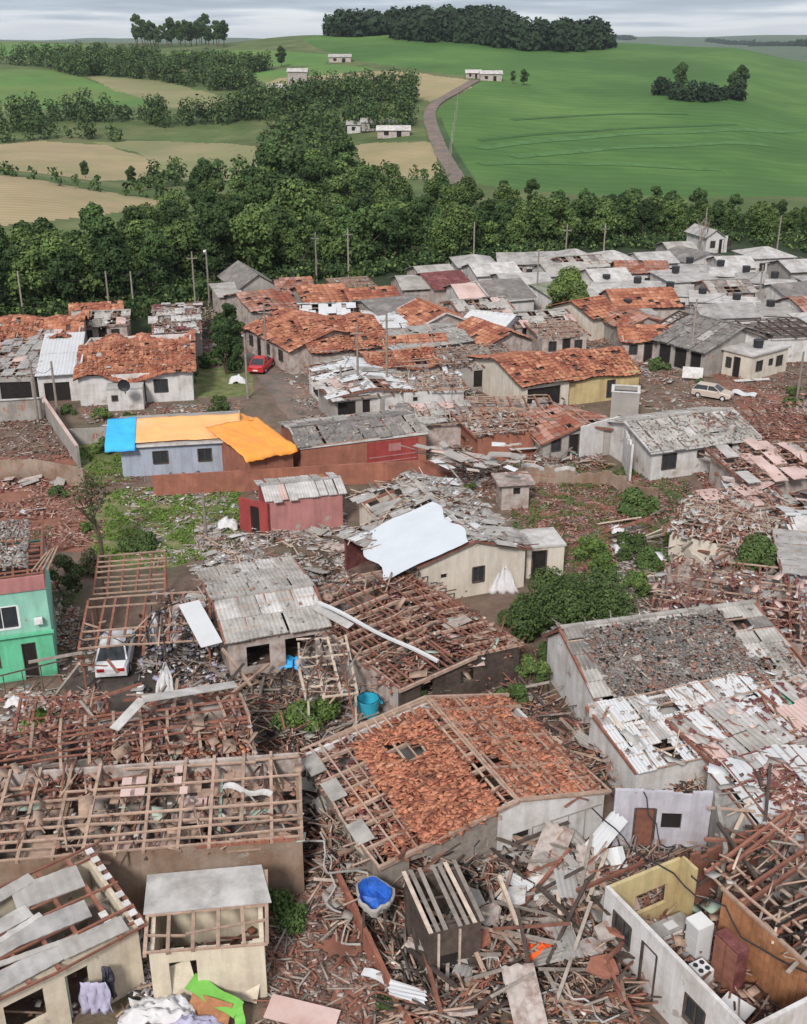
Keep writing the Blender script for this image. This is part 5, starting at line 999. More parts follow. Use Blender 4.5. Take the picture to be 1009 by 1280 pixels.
HS = [ # label, A, B, C, h, roof, rise, cover, mats, wm, extra
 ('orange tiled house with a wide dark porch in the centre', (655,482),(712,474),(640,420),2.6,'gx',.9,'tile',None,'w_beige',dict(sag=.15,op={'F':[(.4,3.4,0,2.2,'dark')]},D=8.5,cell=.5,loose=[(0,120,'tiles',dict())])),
 ('yellow walled house with a ragged orange tile roof in the centre', (712,473),(800,463),(770,425),2.5,'gx',.9,'tile',None,'w_yellow',dict(sag=.3,op={'F':[(3.9,.8,.3,1.6,'window')]},D=6.5,cell=.5,miss=.07,rough=.05,loose=[(0,220,'tiles',dict())])),
 ('gabled orange tile roof behind the wide dark porch', (610,432),(665,424),(655,405),2.6,'gy',.8,'tile',None,'w_ruin',dict(D=6,cell=.55,sag=.1)),
 ('small house with an orange gable roof beside the bright white roof', (522,410),(590,403),(590,385),2.6,'gy',1.0,'tile',None,'w_ruin',dict(D=6,cell=.55,op={'F':[(1,.9,.9,.9,'window')]},fascia='w_white')),
 ('house with a bright white sheet roof in the centre', (578,404),(628,410),(612,388),2.6,'gx',.5,'sheet',['metal_white'],'w_white',dict(D=5,corr=2,miss=0,sw=1.2,sl=3)),
 ('flat grey roofed block left of the orange porch house', (498,440),(600,425),(560,398),2.6,'shed',.3,'sheet',['fibre','fibre_pale'],'w_ruin',dict(corr=2,D=6.5,miss=.02,loose=[(0,60,'pale',dict())])),
 ('ragged orange tile roof beside the grey block', (470,462),(550,454),(540,430),2.4,'gx',.6,'tile',None,'w_ruin',dict(D=4.5,cell=.5,holes=.1,sag=.3,loose=[(0,200,'tiles',dict())])),
 ('wrecked grey walled house with bare rafters left of the orange porch', (560,462),(650,455),(600,420),2.4,'shed',.3,'frame',None,'w_grey',dict(D=6,single=True,rub=260,inner=2,jag=.15,op={'F':[(2.5,1,.5,1.6,'dark')]},loose=[(0,180,'grey',dict())])),
 ('white fronted ruin with its roof blown into the room', (505,490),(580,486),(560,465),2.3,'shed',.2,'frame',None,'w_white',dict(D=4.5,single=True,rub=260,rpal='clutter',jag=.1,loose=[(0,160,'pale',dict())],op={'F':[(.8,.4,1.4,.4,'dark')]})),
 ('low wrecked house with a lilac grey roof sheet on top', (505,533),(590,527),(580,505),2.0,'shed',.2,'sheet',['fibre','metal_pink','fibre_dark'],'w_ruin',dict(D=4,corr=2,holes=.1,jit=.15,loose=[(0,220,'mix',dict())])),
 ('collapsed brick house in front of the wide dark porch', (598,545),(668,538),(640,505),2.2,'shed',.2,'frame',None,'w_brick',dict(D=5,single=True,rub=280,jag=.35,inner=1,loose=[(0,200,'mix',dict())])),
 ('white sheet roofed workshop with torn metal siding beside the street', (386,460),(418,497),(500,468),2.3,'gx',.4,'sheet',['metal_white','metal_white','fibre'],'w_white',dict(corr=2,miss=.1,holes=.1,jit=.12,D=6.0,rub=200,rpal='clutter',op={'F':[(1,2.5,0.3,1.5,'dark')]},loose=[(0,120,'pale',dict())])),
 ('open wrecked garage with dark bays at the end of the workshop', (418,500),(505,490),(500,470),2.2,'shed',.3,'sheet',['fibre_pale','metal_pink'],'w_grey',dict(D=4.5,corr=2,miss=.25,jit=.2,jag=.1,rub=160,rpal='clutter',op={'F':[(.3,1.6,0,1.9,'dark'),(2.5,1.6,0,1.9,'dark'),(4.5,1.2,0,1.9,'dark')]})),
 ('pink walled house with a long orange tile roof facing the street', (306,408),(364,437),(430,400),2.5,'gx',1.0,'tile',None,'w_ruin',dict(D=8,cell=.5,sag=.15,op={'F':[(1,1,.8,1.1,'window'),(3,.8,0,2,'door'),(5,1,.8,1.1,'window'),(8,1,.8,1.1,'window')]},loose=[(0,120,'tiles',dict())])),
 ('wide orange tile roof beyond the pink walled street house', (392,440),(488,432),(440,385),2.6,'gx',1.1,'tile',None,'w_ruin',dict(D=12,cell=.5,sag=.25,rough=.05,loose=[(0,200,'tiles',dict())])),
 ('old faded tile roof behind the pink walled street house', (316,390),(372,384),(360,368),2.6,'gx',.9,'tile',OLD,'w_ruin',dict(D=8,cell=.6,sag=.25)),
 ('weathered grey gabled house at the forest edge', (298,362),(348,358),(345,345),2.7,'gy',1.2,'plain','fibre_dark','w_grey',dict(D=8)),
 ('faded pink tile house right of the grey gable at the forest edge', (350,368),(392,366),(384,352),2.5,'gx',.9,'tile',OLD,'w_ruin',dict(D=6,cell=.6,sag=.2)),
 ('small white shed roof at the left of the grey gable', (276,372),(302,370),(300,358),2.4,'shed',.5,'plain','fibre','w_ruin',dict(D=5)),
 ('orange tile roof of the house behind the tall bush', (385,382),(440,378),(436,360),2.6,'gx',.9,'tile',None,'w_ruin',dict(D=8,cell=.6,sag=.2)),
 ('bright orange tile house right of the tall bush', (444,384),(503,380),(498,364),2.6,'gx',.9,'tile',None,'w_beige',dict(D=7,cell=.6,sag=.1)),
 ('long grey sheet roof between the orange roofs', (478,398),(545,390),(520,368),2.6,'gx',.7,'plain','fibre_dark','w_grey',dict(D=8)),
 ('white damaged roof next to the long grey sheet roof', (466,412),(520,410),(516,392),2.4,'shed',.4,'sheet',['metal_white','fibre_pale'],'w_white',dict(D=6,corr=0,miss=.08,jit=.1)),
 ('cracked orange roof right of the workshop', (484,440),(560,436),(540,415),2.4,'gx',.6,'tile',None,'w_ruin',dict(D=4.5,cell=.55,sag=.2,holes=.08)),
 # row beyond, centre
 ('pale house with a grey hipped roof at the forest edge', (575,334),(622,333),(616,324),2.5,'hip',.9,'plain','fibre_pale','w_white',dict(D=7)),
 ('white walled wreck with a red stained facade', (578,375),(628,372),(620,352),2.6,'gx',.8,'plain','metal_pink','w_white',dict(D=6,op={'F':[(1,1,.8,1.1,'window'),(3.5,1,.8,1.1,'window')]})),
 ('dark roofed white house behind the round green tree', (618,376),(668,372),(650,350),2.6,'gx',1.0,'plain','fibre_dark','w_white',dict(D=8,fascia='w_white')),
 ('brown roofed house left of the red stained facade', (545,362),(590,358),(582,342),2.6,'gx',.9,'plain','maroon','w_ruin',dict(D=7)),
 ('small shattered house at the end of the grey block row', (505,362),(545,360),(540,345),2.4,'gx',.7,'plain','fibre','w_ruin',dict(D=6,jag=.2)),
 ('low white roofed house left of the round green tree', (632,358),(690,356),(672,342),2.5,'gx',.6,'plain','fibre_pale','w_white',dict(D=6)),
 ('long pale green roof behind the round green tree', (690,372),(742,364),(724,346),2.5,'gx',.6,'plain','fibre_moss','w_white',dict(D=6)),
 ('cream roofed house touching the orange roof right of the tree', (735,378),(788,372),(780,356),2.5,'gx',.7,'plain','fibre_pale','w_cream',dict(D=6)),
 ('orange tile roof right of the round green tree', (742,398),(778,392),(772,378),2.5,'gx',.9,'tile',None,'w_beige',dict(D=6,cell=.6)),
 ('orange roof above the small white house with the black tank', (772,385),(850,382),(832,362),2.6,'gx',1.0,'tile',None,'w_ruin',dict(D=6,cell=.6,sag=.1)),
 ('small white flat roofed house with a black tank beside the orange roofs', (760,394),(818,393),(808,378),2.4,'flat',.2,'slab',['fibre_pale'],'w_white',dict(D=6,op={'F':[(.8,.8,.8,1.0,'window'),(2.4,1.0,.8,1.0,'window')]},tank=(.6,.6,0))),
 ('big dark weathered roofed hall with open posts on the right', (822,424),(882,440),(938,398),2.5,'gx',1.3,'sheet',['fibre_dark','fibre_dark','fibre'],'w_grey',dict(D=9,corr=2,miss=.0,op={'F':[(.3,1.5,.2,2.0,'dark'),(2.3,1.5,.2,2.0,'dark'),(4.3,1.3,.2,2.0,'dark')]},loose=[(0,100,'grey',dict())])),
 ('white gabled house that lost its roof behind the flat roofed house', (880,437),(958,424),(940,400),2.5,'gy',1.2,'frame',None,'w_white',dict(D=7,single=True,rub=120,rpal='earth',rm=('wood_dark','wood_dark'))),
 ('white rooms with a gaping dark roof opening at the right', (945,424),(1030,420),(1010,402),2.6,'shed',.3,'frame',None,'w_white',dict(D=6,single=True,rub=120,rpal='earth',rm=('wood_dark','wood_dark'))),
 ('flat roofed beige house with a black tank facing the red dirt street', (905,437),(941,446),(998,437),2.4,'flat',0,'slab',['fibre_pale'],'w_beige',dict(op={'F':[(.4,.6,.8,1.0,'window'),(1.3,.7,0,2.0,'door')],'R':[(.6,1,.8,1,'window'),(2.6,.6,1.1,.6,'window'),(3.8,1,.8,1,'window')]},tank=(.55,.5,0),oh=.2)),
 ('low yard house with slipped pink sheets right of the littered grey roof', (880,640),(985,630),(940,570),1.6,'shed',.2,'sheet',['metal_pink','metal_pink','fibre'],'w_white',dict(D=2.4,corr=1,miss=.25,holes=.12,jit=.12,rub=160,rpal='tiles_old',op={'F':[(.6,.7,.2,1.4,'dark')]},loose=[(0,160,'tiles_old',dict())])),
 ('wrecked roof with scattered pink sheets at the right edge', (930,600),(1060,590),(1050,560),2.2,'shed',.3,'sheet',['metal_pink','fibre_pale'],'w_ruin',dict(D=5,corr=1,miss=.35,jit=.3,rub=200,rpal='tiles_old',loose=[(0,260,'tiles_old',dict())])),
 ('collapsed house of long splintered boards above the right bush', (838,668),(960,690),(1010,640),2.0,'shed',.2,'frame',None,'w_beige',dict(D=5,jag=.1,rub=260,rpal='wood',rs=.7,bs=.5,fmiss=.25,loose=[(0,260,'pale',dict()),(0,120,'tiles_old',dict())])),
 ('brown rafter roof with a fallen door panel behind the grey rubble roof', (820,775),(1005,800),(1010,745),1.9,'shed',.3,'frame',None,'w_ruin',dict(D=7,rub=420,rpal='maroon',rs=.9,bs=.6,fmiss=.25,jag=.3,loose=[(0,380,'maroon',dict()),(0,60,'pale',dict())])),
 ('brown tiled wreck at the upper right beyond the pink sheets', (930,555),(1060,545),(1040,510),2.0,'shed',.3,'frame',None,'w_ruin',dict(D=7,single=True,rub=300,rpal='tiles_old',rm=('wood_red','wood_red'),jag=.3,loose=[(0,420,'tiles_old',dict())])),
 ('pale blue white house at the right edge', (984,716),(1060,722),(1050,690),2.3,'shed',.2,'sheet',['fibre_pale'],'w_blue',dict(D=5,corr=1,miss=.1)),
 ('flattened rafter roof right of the beige house annex', (905,690),(1060,730),(1050,680),1.6,'shed',.2,'frame',None,'w_ruin',dict(D=4,rub=200,rpal='wood',fmiss=.2,loose=[(0,160,'wood',dict())])),
 ('small ruined brick kiosk with rubble on top behind the beige house', (628,606),(662,604),(658,592),1.9,'flat',0,'slab',['w_ruin'],'w_ruin',dict(D=1.6,name='kiosk',cat='kiosk',op={'F':[(.8,.5,1.1,.5,'dark')]})),
 ('white wall remnant with a torn side panel below the littered grey roof', (905,905-60),(1000,835),(990,815),2.2,'shed',.3,'sheet',['fibre_pale','metal_pink'],'w_white',dict(D=3,corr=2,miss=.3,jit=.2,rub=120)),
]
for (lb_, A, B, Cc, h, rf, rise, cov, ms, wm_, kw) in HS:
    if cov == 'tile' and 'cell' not in kw: kw['cell'] = .55
    if rf in ('gx', 'gy'): rise *= 1.3; kw['D'] = kw.get('D', 6)*1.15
    house(lb_, A, B, Cc, h, rf, rise, cov, ms, wm=wm_, **kw)
# rows of small pale houses in the far right
ordn = ['first','second','third','fourth','fifth','sixth','seventh','eighth','ninth','tenth']
rowA = [(722,362),(760,366),(800,370),(842,376),(884,384),(928,392),(972,401)]
for i, (x, y) in enumerate(rowA):
    house(f'small tank topped house, {ordn[i]} from the left in the long terrace past the dark hall', (x-20,y-6), (x+24,y-4), (x+30,y-20), 2.3, 'shed', .15, 'plain', 'fibre_pale' if i % 3 else 'fibre', wm=('w_white','w_grey','w_ruin')[i % 3], D=5.5, oh=.2, group='terrace of small white flat roofed houses', tank=(.35,.75,0), op={'F':[(.6,.8,.8,.9,'window'),(2.4,.8,.8,.9,'window')]})
rowB = [(865,348,'w_white'),(905,352,'w_grey'),(938,360,'w_white'),(975,368,'w_grey')]
for i, (x, y, m_) in enumerate(rowB):
    house(f'narrow pale grey house, {ordn[i]} from the left in the short row behind the terrace', (x-17,y-7), (x+20,y-5), (x+22,y-17), 2.5, 'gx', .45, 'plain', 'fibre_pale', wm=m_, D=6, oh=.25, group='short row of narrow grey houses', tank=(.3,.8,.3), op={'F':[(.5,.7,.8,1,'window'),(1.8,.7,0,2,'door'),(2.9,.7,.8,1,'window')]})
FR = [('white house with a grey hip roof, left of the red based house', (752,328),(797,326),'hip','fibre_pale','w_white'),('pale house with a red painted base wall', (806,330),(846,328),'gx','fibre_pale','w_white'),('house with a white gable facing the street and a dark roof', (858,328),(912,322),'gy','fibre_dark','w_white'),
 ('white house with two windows beneath the cross armed pole', (945,323),(993,321),'hip','fibre_pale','w_white'),('hip roofed pale house right of the forest edge block', (706,326),(748,324),'hip','fibre_pale','w_grey'),('low white house left of the grey hip roofs', (655,330),(700,328),'gx','fibre_pale','w_white'),
 ('flat pale house between the white gable and the pole', (905,335),(945,334),'gx','fibre_pale','w_white'),('grey house half hidden behind the terrace left end', (690,345),(735,342),'gx','fibre','w_white'),('white walled house at the right edge with an open window', (985,372),(1030,368),'gx','fibre_dark','w_white'),
 ('pale grey house behind the dark roofed gable', (840,316),(872,315),'gx','fibre','w_grey'),('lone white house higher up among the trees', (884,296),(904,295),'gy','fibre_pale','w_white'),('white low shed right of the pole', (990,340),(1030,338),'gx','fibre_pale','w_grey'),('dirty white house behind the red stained facade', (598,345),(650,342),'gx','fibre_pale','w_white'),('pale house left of the long low forest edge house', (625,330),(655,330),'gx','fibre_pale','w_ruin'),
 ('pale ruined house at the left end of the forest edge row', (530,348),(570,345),'gx','fibre','w_ruin'),('whitish house behind the cream roof', (745,352),(790,350),'gx','fibre_pale','w_white')]
for lb_, A, B, rf, m_, wm_ in FR:
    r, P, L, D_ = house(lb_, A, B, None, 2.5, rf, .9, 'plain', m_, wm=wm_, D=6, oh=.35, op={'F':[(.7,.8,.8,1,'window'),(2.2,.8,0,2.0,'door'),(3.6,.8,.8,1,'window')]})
    if 'red painted' in lb_: mb = MB(); mb.box(-.05,-.05,0,L*.6,-.004,1.1); mb.build('painted_base', 'w_red', r)
# far farm buildings
for lb_, px, py, w_, d_, h_, m_ in (('white farmhouse with a grey roof on the hilltop track', 614,101,10,7,3.2,'w_ruin'),('small shed left of the hilltop farmhouse',592,98,7,5,2.6,'w_ruin'),('white farm building with an open porch in the valley',345,121,8,7,4,'w_white'),('two level farmhouse above the valley farm building',372,106,9,7,6,'w_grey'),('low white barn by the valley road',478,163,15,8,3,'w_grey'),('long white shed in front of the low barn',492,172,11,5,2.6,'w_ruin'),('tiny pale barn beside the pale green field',425,78,12,8,3,'w_ruin'),('flat white shed left of the low barn',448,166,8,6,3,'w_white')):
    p = T(px, py)
    if not p: continue
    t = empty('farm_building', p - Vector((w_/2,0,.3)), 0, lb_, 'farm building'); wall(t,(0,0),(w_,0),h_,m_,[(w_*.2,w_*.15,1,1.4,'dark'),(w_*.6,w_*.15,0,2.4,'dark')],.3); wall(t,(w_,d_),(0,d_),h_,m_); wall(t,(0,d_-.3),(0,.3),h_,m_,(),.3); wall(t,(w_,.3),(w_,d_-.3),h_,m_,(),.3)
    pl = [Plane((-.5,-.5,h_),(w_+.5,-.5,h_),(w_+.5,d_/2,h_+1.5),(-.5,d_/2,h_+1.5)), Plane((w_+.5,d_+.5,h_),(-.5,d_+.5,h_),(-.5,d_/2,h_+1.5),(w_+.5,d_/2,h_+1.5))]; mb = MB()
    for q_ in pl: mb.quad(q_.at(0,0,.05),q_.at(1,0,.05),q_.at(1,1,.05),q_.at(0,1,.05))
    mb.build('roof', 'fibre_pale', t)
p_ = G(711, 408); FOOT += [(p_.x, p_.y, 3.6)]
for q_ in ((327,462),(890,497),(284,468),(146,826)): p_ = G(*q_); FOOT += [(p_.x, p_.y, 2.5)]
# fillers packed between the named ones
def fill(poly, n, tries, label, group, styles, zt_=2.5, rr=3.6):
    k = 0
    for _ in range(tries):
        if k >= n: break
        px, py = ru(min(p[0] for p in poly), max(p[0] for p in poly)), ru(min(p[1] for p in poly), max(p[1] for p in poly))
        if not inpoly(px, py, poly): continue
        a = G(px, py, zt_)
        Lm, Dm = ru(4.6, 6.8), ru(4.6, 6.0); cx, cy = a.x + Lm/2, a.y + Dm/2
        if any((cx-x)**2 + (cy-y)**2 < (rr + r_*.75)**2 for x, y, r_ in FOOT): continue
        ang = ru(-.05, .35); b = Vector((a.x + Lm*math.cos(ang), a.y + Lm*math.sin(ang), zt_)); bp = proj(*b); st = random.choice(styles); k += 1
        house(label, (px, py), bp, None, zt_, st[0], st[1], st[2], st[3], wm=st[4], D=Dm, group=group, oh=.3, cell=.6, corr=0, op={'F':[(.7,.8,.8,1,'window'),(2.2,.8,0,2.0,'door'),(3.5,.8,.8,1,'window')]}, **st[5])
PALE_ = [('gx',.8,'plain','fibre_pale','w_white',{}),('gy',.9,'plain','fibre','w_grey',{}),('hip',.8,'plain','fibre_pale','w_white',{}),('gx',.9,'sheet',['fibre','fibre_dark'],'w_ruin',dict(miss=.1,rub=30)),('shed',.3,'plain','fibre_pale','w_white',dict(tank=(.4,.7,.3))),('gx',1.0,'tile',['tile_old','tile_old_b','tile_c','tile_a'],'w_white',dict(sag=.15))]
RUIN_ = [('gx',.9,'tile',None,'w_ruin',dict(sag=.3,rub=30,loose=[(0,60,'tiles',dict())])),('gx',.7,'sheet',['fibre','fibre_dark','metal_pink'],'w_ruin',dict(miss=.15,jit=.15,rub=50,loose=[(0,60,'pale',dict())])),('shed',.3,'frame',None,'w_ruin',dict(single=True,rub=90,jag=.3,loose=[(0,60,'mix',dict())])),('gy',.9,'tile',['tile_old','tile_old_b','tile_c','tile_a'],'w_grey',dict(sag=.3,holes=.05)),('gx',.6,'sheet',['metal_white','fibre_pale'],'w_white',dict(miss=.15,jit=.15,rub=40))]
fill([(560,332),(1060,330),(1060,415),(880,400),(700,395),(600,372)], 34, 5000, 'small pale house packed into the crowded far rows on the right', 'small pale houses filling the far rows', PALE_)
fill([(195,385),(330,362),(600,350),(610,400),(640,440),(500,470),(470,420),(300,400),(200,430)], 22, 5000, 'damaged house crowded between the orange roofs beyond the street', 'damaged houses crowded beyond the street', RUIN_)
fill([(950,505),(1060,490),(1060,600),(975,590)], 4, 4000, 'broken house beside the red dirt street at the right', 'broken houses by the red dirt street', RUIN_, 2.2)
fill([(555,528),(680,528),(700,556),(560,565)], 3, 3000, 'low broken house sunk in the rubble heap behind the board fence', 'broken houses in the rubble heap', RUIN_, 1.8, 2.2)
fill([(850,640),(1060,610),(1060,700),(900,690)], 3, 3000, 'flattened house among the wrecked upper right yards', 'flattened houses in the upper right yards', RUIN_, 1.7, 2.2)
fill([(620,402),(770,402),(810,425),(690,432)], 4, 3000, 'damaged house squeezed between the round green tree and the orange porch house', 'damaged houses below the round green tree', RUIN_, 2.2, 2.8)
fill([(85,398),(195,390),(200,415),(100,412)], 3, 3000, 'torn roofed house against the dark forest at the left', 'torn roofed houses against the forest at the left', RUIN_, 2.3, 2.4)
k = 0
for _ in range(3000):
    if k >= 46: break
    px, py = ru(10, 1000), ru(345, 860); g = G(px, py)
    if any((g.x-x)**2 + (g.y-y)**2 < (r_*.9+.6)**2 for x, y, r_ in FOOT) or (300 < px < 460 and 430 < py < 560) or (130 < px < 450 and 585 < py < 760) or (120 < px < 330 and 740 < py): continue
    k += 1; t = empty('shrub', g, ru(0, 6), 'small green shrub growing between the ruined houses', 'shrub', 'shrubs between the ruined houses'); s = ru(.6, 1.5)*(1.25 if py < 480 else .9); t.scale = (s, s, s*ru(.8, 1.2)); o = bpy.data.objects.new('foliage', random.choice(shr)); C.objects.link(o); o.parent = t; mb = MB(); mb.cyl((0,0,-.1),(.05,0,.7),.05,.02,5); mb.build('stem', 'bark', t)
# ---------------------------------------------------------------- cars
def car(label, px, py, rz, m, wagon=False, s=1.0):
    g = G(px, py); t = empty('parked_car', g, rz, label, 'car'); t.scale = (s, s, s)
    st = [(-2.1,.62,.72,.34),(-2.05,.78,.86,.30),(-1.3,.86,.95,.28),(-.3,.87,.97,.28),(.9,.87,.96,.28),(1.7,.82,.86,.30),(2.08,.70,.70,.34)]
    mb = MB()
    for (x0,w0,h0,b0),(x1,w1,h1,b1) in zip(st, st[1:]):
        mb.quad((x0,-w0,b0),(x1,-w1,b1),(x1,-w1,h1-.12),(x0,-w0,h0-.12)); mb.quad((x1,w1,b1),(x0,w0,b0),(x0,w0,h0-.12),(x1,w1,h1-.12))
        mb.quad((x0,-w0,h0-.12),(x1,-w1,h1-.12),(x1,-w1+.1,h1),(x0,-w0+.1,h0)); mb.quad((x1,w1,h1-.12),(x0,w0,h0-.12),(x0,w0-.1,h0),(x1,w1-.1,h1))
        mb.quad((x0,-w0+.1,h0),(x1,-w1+.1,h1),(x1,w1-.1,h1),(x0,w0-.1,h0)); mb.quad((x0,w0,b0),(x1,w1,b1),(x1,-w1,b1),(x0,-w0,b0))
    for (x,w_,h_,b_) in (st[0], st[-1]): mb.quad((x,-w_,b_),(x,w_,b_),(x,w_,h_-.12),(x,-w_,h_-.12)); mb.quad((x,-w_,h_-.12),(x,w_,h_-.12),(x,w_-.1,h_),(x,-w_+.1,h_))
    mb.build('body', m, t)
    rb = -1.95 if wagon else -1.55; rt = -1.6 if wagon else -.85
    mb = MB(); b0 = [(rb,-.76,.94),(1.05,-.76,.94),(1.05,.76,.94),(rb,.76,.94)]; t0 = [(rt,-.6,1.42),(.25,-.6,1.42),(.25,.6,1.42),(rt,.6,1.42)]; mb.hexa(b0+t0); mb.build('windows', 'glass', t)
    mb = MB(); mb.hexa([(rt-.03,-.62,1.42),(.28,-.62,1.42),(.28,.62,1.42),(rt-.03,.62,1.42),(rt+.12,-.5,1.48),(.12,-.5,1.48),(.12,.5,1.48),(rt+.12,.5,1.48)])
    for sy in (-1, 1):
        for (xa, za, xb, zb) in ((1.05,.94,.25,1.43),(rb,.94,rt,1.43),(-.35,.94,-.35,1.43)): mb.beam((xa,sy*.77,za),(xb,sy*.61,zb),.08,.05)
    mb.build('roof', m, t)
    for x in (-1.3,1.35):
        for sy in (-1,1):
            mb = MB(); mb.cyl((x,sy*.66,.31),(x,sy*.88,.31),.31,.31,16); w_ = mb.build('wheel', 'tyre', t); mb = MB(); mb.cyl((x,sy*.882,.31),(x,sy*.895,.31),.18,.18,10); mb.build('rim', 'metal_white', w_)
    for sy in (-1,1):
        mb = MB(); mb.box(2.0,sy*.55-.16,.5,2.1,sy*.55+.16,.64); mb.build('headlight', 'frame_white', t); mb = MB(); mb.box(-2.13,sy*.5-.18,.62,-2.06,sy*.5+.18,.78); mb.build('tail_light', 'lamp_red', t)
        mb = MB(); mb.box(.75,sy*.88-.08,.92,.92,sy*.88+.08,1.04); mb.build('wing_mirror', m, t)
    mb = MB(); mb.box(-2.14,-.25,.42,-2.10,.25,.54); mb.build('number_plate', 'frame_white', t)
    return t
car('white car standing under the red timber carport frame', 146, 826, R(97), 'car_white')
car('red car parked on the street beside the columnar tree', 327, 462, R(80), 'car_red', s=.95)
car('beige station wagon on the red dirt street', 890, 497, R(-32), 'car_beige', True, s=.85)
# ---------------------------------------------------------------- poles
def pole(label, px, py, h=8.0, arm=True, lean=0.0, lamp=False, ter=False, r=.13, group=None):
    g = T(px, py) if ter else G(px, py); t = empty('utility_pole', g, ru(-.3,.3), label, 'pole', group); mb = MB(); mb.cyl((0,0,-.2),(lean,0,h),r,r*.7,8); mb.build('post', 'wood_grey', t)
    if arm: mb = MB(); mb.box(-.6+lean,-.14,h-.8,.6+lean,-.09,h-.72); [mb.cyl((x_+lean,-.12,h-.72),(x_+lean,-.12,h-.58),.03,.02,6) for x_ in (-.55,0,.55)]; mb.build('crossarm', 'wood_grey', t)
    if lamp: mb = MB(); mb.beam((lean,0,h-.3),(lean,-1.6,h+.1),.06); mb.build('lamp_arm', 'concrete', t); mb = MB(); mb.box(lean-.14,-2.1,h+.02,lean+.14,-1.4,h+.16); mb.build('lamp_head', 'frame_white', t)
    return g, h
PL = [('concrete pole at the left corner of the street',310,498,6.0),('pole beside the red parked car',334,462,6.5),('tall pole in front of the workshop roof',448,510,7.5),('pole at the corner of the open wrecked garage',427,512,4.0),('pole right of the open wrecked garage',484,508,8.5),
 ('pole on the yard wall by the white garage',48,528,5.5),('pole right of the garage opening',73,522,5.0),('pole left of the round green tree',670,392,7.5),('pole between the dark hall posts',862,462,7.0),('cross armed pole at the far right',970,322,6.0),('pole beside the beige flat roofed house',996,500,4.5),
 ('pole in front of the forest left of the white lamp',245,388,7.0),('thin pole rising before the forest in the centre',396,352,6.5),('pole beyond the grey gable roof',436,352,7.0),('pole behind the hip roofed houses',753,338,6.5),('pole left of the forest edge row',592,330,6.0),('tall pole before the hip roofed houses',706,340,6.5),('pole among the far right trees',880,300,5.0),
 ('left thin pole in front of the forest',138,398,5.5),('pole in front of the forest beside the bushes',168,392,5.0),('far left pole in front of the forest',30,398,5.5),('pole on the lawn beside the pink shed',258,672,3.2),('pole between the far terrace houses',945,402,6.5)]
gp = {}
for i, (lb_, x, y, h) in enumerate(PL): gp[i] = pole(lb_, x, y, h, arm=(h > 6.2), r=.12)
pole('street lamp with a white head in front of the forest', 262, 378, 6.5, False, lamp=True)
for i in range(7): pole('small pole beside the gravel road on the green hill', 560+i*2-(i>3)*0, 222-i*14, 7, ter=True, arm=False, group='poles beside the gravel road')
def cable(a, b, label, sag=.6, r=.015, name='cable', m='tank_black'):
    mb = MB(); n = 10; pts = [a.lerp(b, i/n) - Vector((0,0,sag*4*(i/n)*(1-i/n))) for i in range(n+1)]; o = pts[0].copy()
    for p, q in zip(pts, pts[1:]): mb.beam(p-o, q-o, r*2)
    x = mb.build(name, m); x.location = o; tagm(x, label, 'cable', 'overhead cables between the poles')
def top(i): return gp[i][0] + Vector((0,0,gp[i][1]-.5))
for a, b in ((0,1),(2,4),(5,6),(2,3),(7,16),(16,14),(11,18),(18,20),(12,13),(8,22),(1,12)): cable(top(a), top(b), 'thin black overhead cable strung between two poles')
# ---------------------------------------------------------------- single objects among the ruins
g = G(461, 900); t = empty('plastic_tub', g, .2, 'bright blue plastic tub standing in the rubble', 'tub'); mb = MB()
for k in range(18):
    a0, a1 = 6.283*k/18, 6.283*(k+1)/18
    for (r0,z0,r1,z1) in ((.34,.02,.44,.75),(.40,.75,.31,.06)): mb.quad((r0*math.cos(a0),r0*math.sin(a0),z0),(r0*math.cos(a1),r0*math.sin(a1),z0),(r1*math.cos(a1),r1*math.sin(a1),z1),(r1*math.cos(a0),r1*math.sin(a0),z1))
    mb.quad((.44*math.cos(a0),.44*math.sin(a0),.75),(.44*math.cos(a1),.44*math.sin(a1),.75),(.40*math.cos(a1),.40*math.sin(a1),.75),(.40*math.cos(a0),.40*math.sin(a0),.75))
    mb.tri((0,0,.07),(.31*math.cos(a0),.31*math.sin(a0),.07),(.31*math.cos(a1),.31*math.sin(a1),.07))
mb.build('basin', 'plastic_teal', t); mb = MB(); [mb.beam((.43*math.cos(6.283*k/12),.43*math.sin(6.283*k/12),.72),(.43*math.cos(6.283*(k+1)/12),.43*math.sin(6.283*(k+1)/12),.72),.05,.06) for k in range(12)]; mb.build('rim', 'plastic_teal', t)
mb = MB(); [mb.beam((s*.44,-.1,.6),(s*.52,-.1,.5),.05) or mb.beam((s*.52,-.1,.5),(s*.52,.1,.5),.05) or mb.beam((s*.52,.1,.5),(s*.44,.1,.6),.05) for s in (-1,1)]; mb.build('handle', 'plastic_teal', t); t.scale = (1.25,)*3; t.location.z = .3
g = G(468, 1112, 2.3); t = empty('water_tank', (g.x,g.y,0), 0, 'broken round water tank with a blue inside propped beside the shack', 'water tank'); mb = MB(); n = 22
def ring(r, z, k): a = 6.283*k/n; w_ = 1+.08*math.sin(3*a+1)+.04*math.sin(7*a); return Vector((r*w_*math.cos(a), r*w_*math.sin(a)*.95, z + .16*math.sin(a) - .09*math.cos(a) + .05*math.sin(5*a) + .03*math.sin(9*a)))
for k in range(n): mb.quad(ring(.56,1.6,k),ring(.56,1.6,k+1),ring(.62,2.0,k+1),ring(.62,2.0,k)); mb.quad(ring(.62,2.0,k),ring(.62,2.0,k+1),ring(.70,1.95,k+1),ring(.70,1.95,k)); mb.quad(ring(.70,1.95,k),ring(.70,1.95,k+1),ring(.70,1.85,k+1),ring(.70,1.85,k))
mb.build('shell', 'fibre', t); mb = MB()
